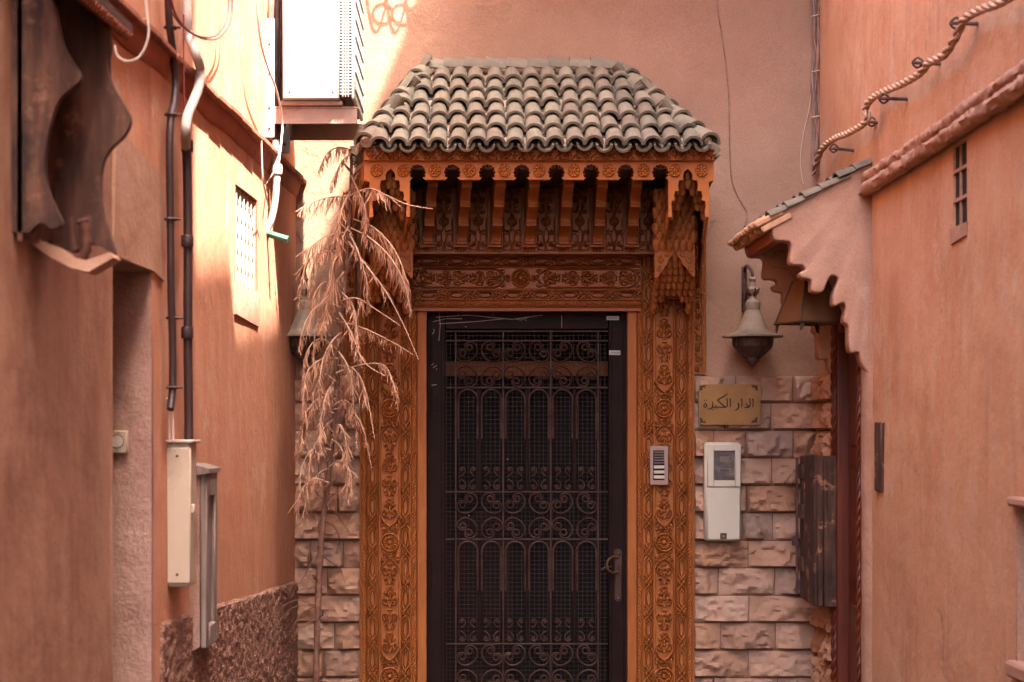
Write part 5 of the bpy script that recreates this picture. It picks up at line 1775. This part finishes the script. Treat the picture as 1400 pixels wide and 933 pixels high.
# back board between the side boards and a bundle of rags at its foot
b = MB()
b.plate([(LX(Ya) + .012, Ya, Zp(330, Ya)), (LX(Yb) + .012, Yb, Zp(330, Yb)), (LX(Yb) + .012, Yb, 2.9), (LX(Ya) + .012, Ya, 2.9)], (.012, 0, 0))
b.build('back_board', M['wood_dark'], t, 0)
b = MB()
b.tube(spline([P(x, y, 4.52) for x, y in ((112, 300), (118, 322), (116, 345), (104, 360))], 5), [.012 + .010 * abs(noise.noise(Vector((i * .5, 0, 0)))) for i in range(16)], 7)
b.tube(spline([P(x, y, 4.54) for x, y in ((98, 296), (100, 325), (104, 345))], 5), [.009 + .008 * abs(noise.noise(Vector((i * .6, 3, 0)))) for i in range(11)], 7)
b.build('post_foot', M['wood_dark'], t, 60)
# ribbed roof over it
for i in range(18):
    q = i / 17
    yv = 4.26 + .50 * q
    MB().tube([(LX(yv), yv, 2.76), (LX(yv) + .09, yv, 2.70), (LX(yv) + .185, yv, 2.625)], .0125, 7).build('roof_tile', M['tile_red'], t)
b = MB()
b.plate([(LX(4.25), 4.25, 2.78), (LX(4.25) + .19, 4.25, 2.64), (LX(4.77) + .19, 4.77, 2.64), (LX(4.77), 4.77, 2.78)], (0, 0, .02))
b.build('roof_board', M['wood_dark'], t, 0)
# broken plaster ledge beneath
b = MB()
pts = [P(x, y, 4.5) for x, y in ((22, 318), (40, 312), (56, 330), (80, 338), (100, 352), (118, 356), (150, 345), (155, 352), (120, 372), (96, 366), (70, 352), (48, 338), (24, 326))]
b.plate(pts, (0, .10, 0))
b.build('broken_ledge', M['plaster_pale'], t, 40)

# thin cable hooked under the hood
b = MB().tube(spline([P(x, y, 4.9) for x, y in ((157, 62), (160, 76), (172, 84), (188, 80), (198, 66), (203, 48), (202, 25), (198, -10))], 6), .0032, 6)
tag(b.build('hanging_cable', M['cable_pale']), 'pale cable looping beneath the ribbed tiles of the wooden hood', 'cable')


def wall_pt(px, py, off):
    """point a distance off in front of the left wall, seen at px, py"""
    Y = (LW0 + off) / ((px - VX) / F - LWs)
    return P(px, py, Y)


# dark pipe
t = thing('drain_pipe', 'dark wall pipe with clamps running down to the cream fuse box', 'pipe', wall_pt(235, 560, .04))
MB().tube(spline([wall_pt(x, y, .035) for x, y in ((229, -40), (230, 0), (232, 35), (237, 75), (240, 110), (238, 140), (234, 160), (232, 200), (233, 300), (234, 400), (236, 470), (236, 530), (233, 560))], 6), .0125, 10).build('tube', M['pipe_dark'], t)
for py, px in ((38, 233), (157, 234), (300, 233), (435, 236), (530, 236)):
    c3 = wall_pt(px, py, .035)
    MB().tube([c3 + Vector((.018 * math.cos(a), .018 * math.sin(a), 0)) for a in np.linspace(0, 6.283, 12)[:-1]], .005, 5, True).build('clamp', M['rust'], t)
    MB().tube([c3 + Vector((.018, .0, 0)), c3 + Vector((.034, .0, 0))], .004, 5).build('clamp_screw', M['rust'], t)
# second pipe; sunlit upper and shaded lower part put into the colours
t = thing('drain_pipe', 'wall pipe, coloured as sunlit above and shaded below, bending around the tiled ledge', 'pipe', wall_pt(256, 600, .04))
MB().tube(spline([wall_pt(x, y, .04 + .03 * (60 < y < 190)) for x, y in ((256, -40), (256, 20), (258, 48), (268, 75), (274, 95), (272, 118), (264, 140), (256, 160), (254, 180), (254, 200))], 6), .0165, 10).build('sunlit_tube', M['pipe_pale'], t)
MB().tube(spline([wall_pt(x, y, .04) for x, y in ((254, 196), (256, 230), (257, 330), (257, 470), (258, 560), (258, 606))], 6), .0155, 10).build('shaded_tube', M['pipe_dark'], t)
for py in (200, 330, 455):
    MB().lathe([(.019, -.02), (.021, -.015), (.021, .015), (.019, .02)], 10, Matrix.Translation(wall_pt(256, py, .04))).build('collar', M['pipe_dark'], t)

# cream fuse box
Yq = LY(229)
t = thing('fuse_box', 'tall cream fuse box with peeling edges on the left wall under the dark pipe', 'fuse box', (LX(Yq), Yq, Zp(805, Yq)))
fx0, fx1 = LX(Yq) - .005, Xp(259, Yq)
MB().box(fx0, fx1, Yq, Yq + .16, Zp(803, Yq), Zp(605, Yq), .006).build('case', M['plastic_old'], t)
MB().box(fx0 + .004, fx1 + .006, Yq - .012, Yq + .0, Zp(798, Yq), Zp(612, Yq), .004).build('cover', M['plastic_old'], t)
for dz_ in (.03, .42):
    MB().lathe([(0, 0), (.005, 0), (.004, .003), (0, .004)], 8, Matrix.Translation(((fx0 + fx1) / 2, Yq - .012, Zp(798, Yq) + dz_)) @ Matrix.Rotation(math.pi / 2, 4, 'X')).build('screw', M['rust'], t)
MB().box(fx1 - .002, fx1 + .014, Yq + .02, Yq + .05, Zp(702, Yq), Zp(690, Yq), .003).build('catch', M['plastic_old'], t)
MB().box(fx0 - .002, fx1 + .012, Yq - .016, Yq + .17, Zp(606, Yq), Zp(601.5, Yq), .003).build('lid', M['plastic_old'], t)
for x, y0 in ((232, 545), (237, 548)):
    MB().tube(spline([wall_pt(x - 4, y0, .01), wall_pt(x - 1, y0 + 25, .012), wall_pt(x, y0 + 60, .02)], 5), .004, 6).build('feed_cable', M['cable_pale'], t)

# old wooden meter cabinet behind it
Yw = LY(258)
t = thing('wooden_cabinet', 'old grey wooden wall cabinet with flaking sides behind the cream fuse box', 'cabinet', (LX(Yw), Yw, Zp(895, Yw)))
wx0, wx1 = LX(Yw) - .004, Xp(273, Yw)
z0, z1 = Zp(893, Yw), Zp(652, Yw)
Yw2 = Yw + .26
MB().plate([(wx0, Yw, z0), (wx1, Yw, z0 + .02), (wx1, Yw, z1 + .01), (wx0, Yw, z1)], (0, Yw2 - Yw, 0)).build('carcass', M['plaster_niche'], t, 20)
fr = MB()
X1 = wx1 + .001
fr.box(X1, X1 + .024, Yw + .002, Yw + .05, z0 + .015, z1 + .02, .004).box(X1, X1 + .024, Yw2 - .05, Yw2, z0 + .015, z1 + .02, .004)
fr.box(X1, X1 + .028, Yw + .05, Yw2 - .05, z1 - .07, z1 + .018, .004).box(X1, X1 + .028, Yw + .05, Yw2 - .05, z0 + .015, z0 + .09, .004)
fr.build('door_frame', M['wood_grey'], t)
MB().box(X1, X1 + .010, Yw + .05, Yw2 - .05, z0 + .09, z1 - .07, .002).build('door_panel', M['wood_grey'], t)
MB().plate([(wx0 - .002, Yw - .02, z1 + .002), (wx1 + .034, Yw - .02, z1 + .012), (wx1 + .034, Yw - .02, z1 + .028), (wx0 - .002, Yw - .02, z1 + .05)], (0, Yw2 - Yw + .04, 0)).build('top_board', M['wood_grey'], t, 20)

# bell push on the jamb of the doorway
c3 = Vector((Xp(163.5, NY1), NY1, Zp(604, NY1)))
t = thing('bell_push', 'square cream bell push inside the recessed doorway', 'bell push', c3)
MB().box(c3.x - .028, c3.x + .029, NY1 - .022, NY1 - .001, c3.z - .038, c3.z + .036, .005).build('case', M['plastic_old'], t)
MB().lathe([(0, 0), (.019, 0), (.019, .004), (.016, .005), (.015, .002), (0, .003)], 18, Matrix.Translation((c3.x - .004, NY1 - .022, c3.z)) @ Matrix.Rotation(math.pi / 2, 4, 'X')).build('button', M['plastic'], t)
MB().lathe([(.0195, 0), (.0195, .003), (.022, .003), (.022, 0)], 18, Matrix.Translation((c3.x - .004, NY1 - .0215, c3.z)) @ Matrix.Rotation(math.pi / 2, 4, 'X')).build('ring', M['rust'], t)

# air conditioner on its brackets
YA0, YA1 = 8.02, 8.60
t = thing('air_conditioner', 'white air conditioning unit on a steel wall bracket in the sun', 'air conditioner', P(425, 137, YA0))
ax0, ax1, ax2 = Xp(386, YA0), Xp(464, YA0), Xp(484.5, YA0)
az0 = Zp(135.5, YA0)
az1 = az0 + .62
MB().box(ax0, ax1, YA0, YA1, az0, az1, .006).build('casing', M['casing'], t)
gr = MB().box(ax1 + .001, ax2 - .012, YA0 + .012, YA1 - .012, az0 + .006, az1 - .006, .004).build('vent_core', M['iron_bar'], t)
k = 0
z = az0 + .02
while z < az1 - .02:
    MB().box(ax1 + .0015, ax2 - .004, YA0 + .001, YA0 + .0125, z, z + .0055, .001).build('vent_slat', M['white'], t)
    z += .0135
for x in (ax1 + .012, ax1 + .024, ax1 + .036, ax2 - .012):
    MB().box(x, x + .005, YA0 - .001, YA0 + .0125, az0 + .01, az1 - .01, .001).build('vent_rib', M['white'], t)
MB().box(ax2 - .012, ax2 + .003, YA0 - .003, YA1, az0, az1, .004).build('front_grille', M['white'], t)
for z in np.linspace(az0 + .04, az1 - .04, 8):
    MB().box(ax2 + .003, ax2 + .008, YA0, YA1, z, z + .006, .001).build('grille_bar', M['white'], t)
b = MB()
b.box(ax0 - .01, ax1 + .012, YA0 + .03, YA1 - .03, az0 - .022, az0 - .001, .003)
b.build('base_tray', M['rust_steel'], t)
for px, py in ((396, 126), (455, 126)):
    c3 = P(px, py, YA0)
    MB().lathe([(0, 0), (.005, 0), (.004, .003), (0, .004)], 8, Matrix.Translation(c3) @ Matrix.Rotation(math.pi / 2, 4, 'X')).build('screw', M['rust'], t)
t = thing('steel_bracket', 'rust stained steel bracket bolted to the wall under the white unit', 'bracket', P(368, 160, YA0))
for yv, za in ((YA0 + .05, 0), (YA1 - .08, -.002)):
    xw = LX(yv)
    MB().box(xw - .002, Xp(490, YA0) - .004 + (.03 if yv > 8.3 else 0), yv, yv + .05, az0 - .028 - .006, az0 - .0235, .002).build('arm', M['rust_steel'], t)
    MB().box(xw + .001, Xp(489, YA0) - .006 + (.03 if yv > 8.3 else 0), yv - .0, yv + .007, az0 - .10, az0 - .0345, .002).build('arm_web', M['rust_steel'], t)
    MB().box(xw - .002, xw + .04, yv - .004, yv + .004, az0 - .16, az0 + .36, .002).build('wall_plate', M['white'], t)
    for dz in (-.12, -.03, .12, .25):
        MB().lathe([(0, 0), (.006, 0), (.005, .004), (0, .005)], 8, Matrix.Translation((xw + .018, yv - .004, az0 + dz)) @ Matrix.Rotation(math.pi / 2, 4, 'X')).build('bolt', M['rust'], t)
# refrigerant pipes beside the unit
t = thing('refrigerant_pipes', 'lagged pipes and hoses hanging between the white unit and the wall', 'pipes', P(375, 195, 8.1))
for px0, px1, r, mt in ((371, 372, .017, 'pipe_pale'), (378, 377, .018, 'pipe_dark'), (383, 381, .008, 'pipe_dark')):
    MB().tube(spline([P(px0 + 4, -60, 8.16), P(px0 + 1, 10, 8.14), P(px0, 60, 8.13), P(px1, 110, 8.13), P(px1, 150, 8.13), P(px1 - 1, 192, 8.13)], 6), r, 9).build('lagged_pipe', M[mt], t)
MB().tube(spline([P(377, 192, 8.12), P(377, 215, 8.12), P(378, 245, 8.12), P(376, 275, 8.12), P(371, 300, 8.12), P(365, 314, 8.12), P(362, 322, 8.12)], 6), [.018] * 13 + [.016] * 24, 9).build('drain_hose', M['pipe_pale'], t)
MB().lathe([(.024, -.022), (.026, -.016), (.026, .016), (.024, .022)], 12, Matrix.Translation(P(378, 232, 8.12))).build('joint', M['pipe_pale'], t)
b = MB().tube([P(361, 318, 8.12), P(394, 328, 8.10)], .016, 9)
tag(b.build('pipe_stub', M['green']), 'short green pipe stub sticking out of the wall below the hose', 'pipe stub')
# flaking panel beside the wall plate
b = MB()
b.plate([P(x, y, 8.2) for x, y in ((362, 20), (366, 8), (369, -30), (373, -30), (371, 30), (368, 52), (361, 50))], (0, .02, 0))
tag(b.build('hanging_lath', M['wood_red']), 'broken strip of red wood wedged behind the pale lagged pipe', 'wood strip')

# loose cables
b = MB()
for dx_, dy_ in ((0, 0), (5, 3)):
    b.tube(spline([wall_pt(x + dx_, y + dy_, .06) for x, y in ((226, -30), (231, 5), (240, 25), (254, 40), (272, 50), (292, 50), (306, 36), (312, 15), (312, -30))], 6), .0034, 6)
tag(b.build('red_cable', M['cable_red']), 'pair of dark red cables drooping in a loop above the ledge', 'cable')
b = MB().tube(spline([wall_pt(x, y, .08) for x, y in ((350, -30), (352, 20), (357, 60), (366, 92), (376, 118), (383, 145), (386, 170), (385, 190), (382, 215), (380, 232))], 6), .0045, 6)
tag(b.build('pale_cable', M['cable_pale']), 'pale cable hanging across the wall plate to the hose joint', 'cable')
b = MB().tube(spline([wall_pt(x, y, .05) for x, y in ((251, 20), (251, 80), (252, 140), (253, 190))], 6), .003, 5)
tag(b.build('thin_cable', M['cable_red']), 'thin red cable beside the pale bent pipe', 'cable')
b = MB()
b.tube(spline([wall_pt(x, y, .05) for x, y in ((357, 180), (358, 220), (360, 250), (368, 285))], 6), .004, 5)
b.tube(spline([P(x, y, 8.1) for x, y in ((377, 232), (366, 248), (357, 262), (351, 276))], 6), .004, 5)
tag(b.build('white_cable', M['cable_pale']), 'crossed white cables beside the hose above the green pipe stub', 'cable')

# ------------------------------------------------------------------ dried palm beside the doorway
palm = thing('dried_palm', 'dried brown palm with drooping withered fronds left of the carved doorway', 'palm', P(430, 1040, 8.44))
sp = spline([P(x, y, Y - .28) for x, y, Y in ((430, 1082, 8.74), (432, 931, 8.72), (437, 766, 8.70), (447, 668, 8.69), (458, 560, 8.67), (466, 457, 8.65), (474, 360, 8.62), (479, 280, 8.60), (481, 200, 8.58))], 10)
MB().tube(sp, [(.016 - .009 * i / len(sp)) * (1 + .12 * math.sin(i * 1.9)) for i in range(len(sp))], 9).build('trunk', M['stem'], palm, 60)
for k in range(26):        # old leaf bases
    i = random.randint(18, len(sp) - 4)
    p_ = sp[i]
    a = random.uniform(0, 6.28)
    d = Vector((math.cos(a), math.sin(a) * .6 - .3, .9)).normalized()
    MB().tube([p_, p_ + d * random.uniform(.03, .07)], [.007, .003], 5).build('leaf_base', M['stem'], palm)


def frond(pts, lf=.09, dens=.010, bare0=.12, bare1=.0, wdt=.0055, droop=1.0, seed=0, r=.0042, sides=(1, -1)):
    rn = random.Random(seed)
    c = spline([P(q[0], q[1], q[2] - .28) for q in pts], 14)
    L_ = [0]
    for i in range(1, len(c)):
        L_.append(L_[-1] + (c[i] - c[i - 1]).length)
    tot = L_[-1]
    fo = MB()
    fo.tube(c, [r * (1 - .6 * l / tot) for l in L_], 5)
    stalk = fo.build('frond', M['stalk'], palm, 60)
    lb = MB()
    s = tot * bare0
    while s < tot * (1 - bare1):
        i = max(j for j in range(len(L_)) if L_[j] <= s)
        i = min(i, len(c) - 2)
        p_ = c[i].lerp(c[i + 1], (s - L_[i]) / max(1e-6, L_[i + 1] - L_[i]))
        tn = (c[i + 1] - c[i]).normalized()
        pr = math.sin(math.pi * min(1, max(.08, (s / tot - bare0 * .6) / (1 - bare0 * .6)))) ** .5
        for sd in sides:
            if rn.random() < .12 + .5 * (noise.noise(p_ * 23) > .12):
                continue
            ln = lf * pr * rn.uniform(.55, 1.15)
            sidev = tn.cross(Vector((0, -.5, 1))).normalized() * sd
            d = (tn * rn.uniform(.2, .7) + sidev * rn.uniform(.2, .8) * (1 - .4 * droop) + Vector((rn.uniform(-.2, .2), rn.uniform(-.5, .2), -droop * rn.uniform(.6, 1.3)))).normalized()
            q = p_.copy()
            wv = d.cross(Vector((rn.uniform(-1, 1), rn.uniform(-1, 1), .3))).normalized()
            row = []
            w0 = wdt * rn.uniform(.7, 1.4)
            for k in range(5):
                w_ = w0 * (.55, 1, .9, .6, .1)[k]
                row.append((q - wv * w_, q + wv * w_))
                d = (d + Vector((rn.uniform(-.45, .45), rn.uniform(-.4, .4), -.22 * droop))).normalized()
                wv = (wv + Vector([rn.uniform(-.5, .5) for _ in range(3)])).normalized()
                q = q + d * ln / 4
            vv = [x for pr_ in row for x in pr_]
            lb.add(vv, [(2 * k, 2 * k + 1, 2 * k + 3, 2 * k + 2) for k in range(4)])
        s += dens * rn.uniform(.6, 1.4)
    o = put('leaflets', mesh('leaflets', lb.v, lb.f, 0, False), M['frond'], stalk)
    o['kind'] = 'stuff'


FR = [
    ([(478, 268, 8.55), (505, 258, 8.42), (530, 268, 8.36), (558, 280, 8.32), (592, 286, 8.30)], .11, .008, .05, .42),
    ([(484, 300, 8.56), (512, 312, 8.44), (538, 340, 8.38), (554, 378, 8.35), (562, 432, 8.34)], .13, .006, .1, .0),
    ([(480, 312, 8.56), (505, 325, 8.42), (532, 350, 8.36), (552, 385, 8.33), (560, 420, 8.32)], .13, .007, .2, .0),
    ([(476, 330, 8.58), (500, 362, 8.45), (528, 400, 8.4), (552, 445, 8.36), (572, 492, 8.36)], .10, .012, .1, .45),
    ([(478, 268, 8.58), (452, 270, 8.5), (428, 276, 8.48), (404, 290, 8.48)], .12, .008, .1, .0),
    ([(474, 318, 8.58), (448, 322, 8.5), (424, 338, 8.47), (404, 352, 8.46)], .12, .009, .05, .1),
    ([(470, 345, 8.6), (440, 345, 8.5), (418, 362, 8.46), (408, 420, 8.45)], .13, .007, .1, .0),
    ([(466, 412, 8.62), (488, 408, 8.48), (515, 424, 8.42), (548, 446, 8.38)], .10, .011, .02, .5),
    ([(466, 420, 8.62), (440, 415, 8.5), (418, 440, 8.46), (408, 480, 8.45)], .13, .007, .05, .0),
    ([(464, 428, 8.62), (480, 455, 8.5), (498, 495, 8.45), (526, 514, 8.42)], .10, .010, .05, .35),
    ([(462, 490, 8.64), (438, 492, 8.52), (418, 515, 8.48), (415, 575, 8.47)], .14, .007, .05, .0),
    ([(462, 500, 8.64), (484, 505, 8.52), (500, 535, 8.48), (512, 600, 8.46)], .12, .010, .02, .4),
    ([(458, 545, 8.66), (436, 545, 8.54), (418, 568, 8.5), (410, 620, 8.48)], .13, .007, .05, .0),
    ([(456, 560, 8.66), (478, 560, 8.54), (496, 585, 8.5), (508, 640, 8.48)], .10, .010, .05, .2),
    ([(481, 205, 8.57), (462, 202, 8.5), (446, 212, 8.46), (434, 238, 8.45)], .10, .006, .05, .0),
    ([(481, 205, 8.57), (492, 192, 8.48), (505, 192, 8.42), (516, 212, 8.38)], .08, .006, .02, .0),
    ([(481, 210, 8.57), (470, 218, 8.5), (460, 235, 8.46), (452, 262, 8.45)], .10, .007, .02, .0),
    ([(480, 240, 8.57), (490, 262, 8.48), (500, 290, 8.44), (498, 330, 8.43)], .12, .006, .0, .0),
    ([(479, 262, 8.57), (468, 285, 8.5), (462, 318, 8.47), (464, 360, 8.46)], .13, .006, .0, .0),
    ([(476, 310, 8.58), (464, 335, 8.5), (454, 372, 8.47), (452, 418, 8.46)], .14, .006, .0, .0),
    ([(478, 320, 8.58), (490, 345, 8.48), (500, 380, 8.45), (504, 425, 8.44)], .12, .008, .0, .0),
    ([(470, 372, 8.6), (456, 392, 8.52), (446, 420, 8.48), (440, 462, 8.47)], .13, .006, .0, .0),
    ([(468, 400, 8.62), (482, 418, 8.52), (488, 450, 8.48), (486, 492, 8.47)], .12, .007, .0, .0),
    ([(466, 455, 8.62), (452, 470, 8.54), (440, 498, 8.5), (436, 548, 8.48)], .13, .006, .0, .0),
    ([(462, 480, 8.64), (474, 498, 8.54), (482, 530, 8.5), (480, 580, 8.49)], .12, .007, .0, .0),
    ([(458, 520, 8.66), (446, 540, 8.56), (438, 580, 8.52), (436, 628, 8.5)], .12, .007, .0, .0),
    ([(455, 575, 8.67), (440, 590, 8.58), (426, 622, 8.54), (420, 668, 8.52)], .12, .007, .0, .0),
    ([(453, 600, 8.68), (466, 612, 8.58), (474, 640, 8.54), (476, 690, 8.53)], .11, .009, .0, .1),
    ([(450, 640, 8.68), (434, 650, 8.6), (420, 680, 8.56), (412, 720, 8.55)], .10, .010, .0, .1),
    ([(466, 440, 8.6), (500, 450, 8.46), (540, 470, 8.40), (566, 486, 8.38)], .07, .012, .2, .1),
    ([(460, 510, 8.62), (500, 498, 8.50), (530, 505, 8.46), (545, 560, 8.44)], .09, .010, .5, .0),
    ([(455, 590, 8.66), (430, 575, 8.56), (410, 600, 8.52), (406, 650, 8.5)], .11, .009, .1, .1),
]
rn_ = random.Random(55)
for k in range(16):
    y0 = 330 + k * 22 + rn_.uniform(-8, 8)
    x0 = 478 - (y0 - 200) * .062
    sg = -1 if k % 2 else 1
    rx = rn_.uniform(20, 42) * (1.25 if sg < 0 else .9)
    (FR.append if k % 2 or k > 8 else (lambda q_: None))(([(x0, y0, 8.62), (x0 + sg * rx * .5, y0 - rn_.uniform(2, 16), 8.55), (x0 + sg * rx * .9, y0 + rn_.uniform(5, 20), 8.52), (x0 + sg * rx, y0 + rn_.uniform(35, 70), 8.51)], rn_.uniform(.07, .11), .008, .1, rn_.uniform(0, .2)))
for i, (pts, lf, dn, b0_, b1_) in enumerate(FR):
    frond(pts, lf * .85, dn * .95, b0_, b1_, seed=i + 3, droop=.7 + .6 * (i % 3), wdt=.0025)
# dead twigs
for k in range(34):
    rn = random.Random(100 + k)
    y0 = rn.uniform(500, 860)
    i = min(range(len(sp)), key=lambda j: abs((VY - (sp[j].z - EYE) * F / sp[j].y) - y0))
    p_ = sp[i]
    d = Vector((rn.uniform(-1, .8), -.35, rn.uniform(-.7, .6))).normalized()
    pts = [p_]
    for q in range(5):
        d = (d + Vector([rn.uniform(-.5, .5) for _ in range(3)]) + Vector((0, 0, -.25))).normalized()
        pts.append(pts[-1] + d * rn.uniform(.025, .05))
    MB().tube(spline(pts, 4), [.0035 * (1 - .7 * j / 20) for j in range(21)], 5).build('twig', M['stem'], palm)
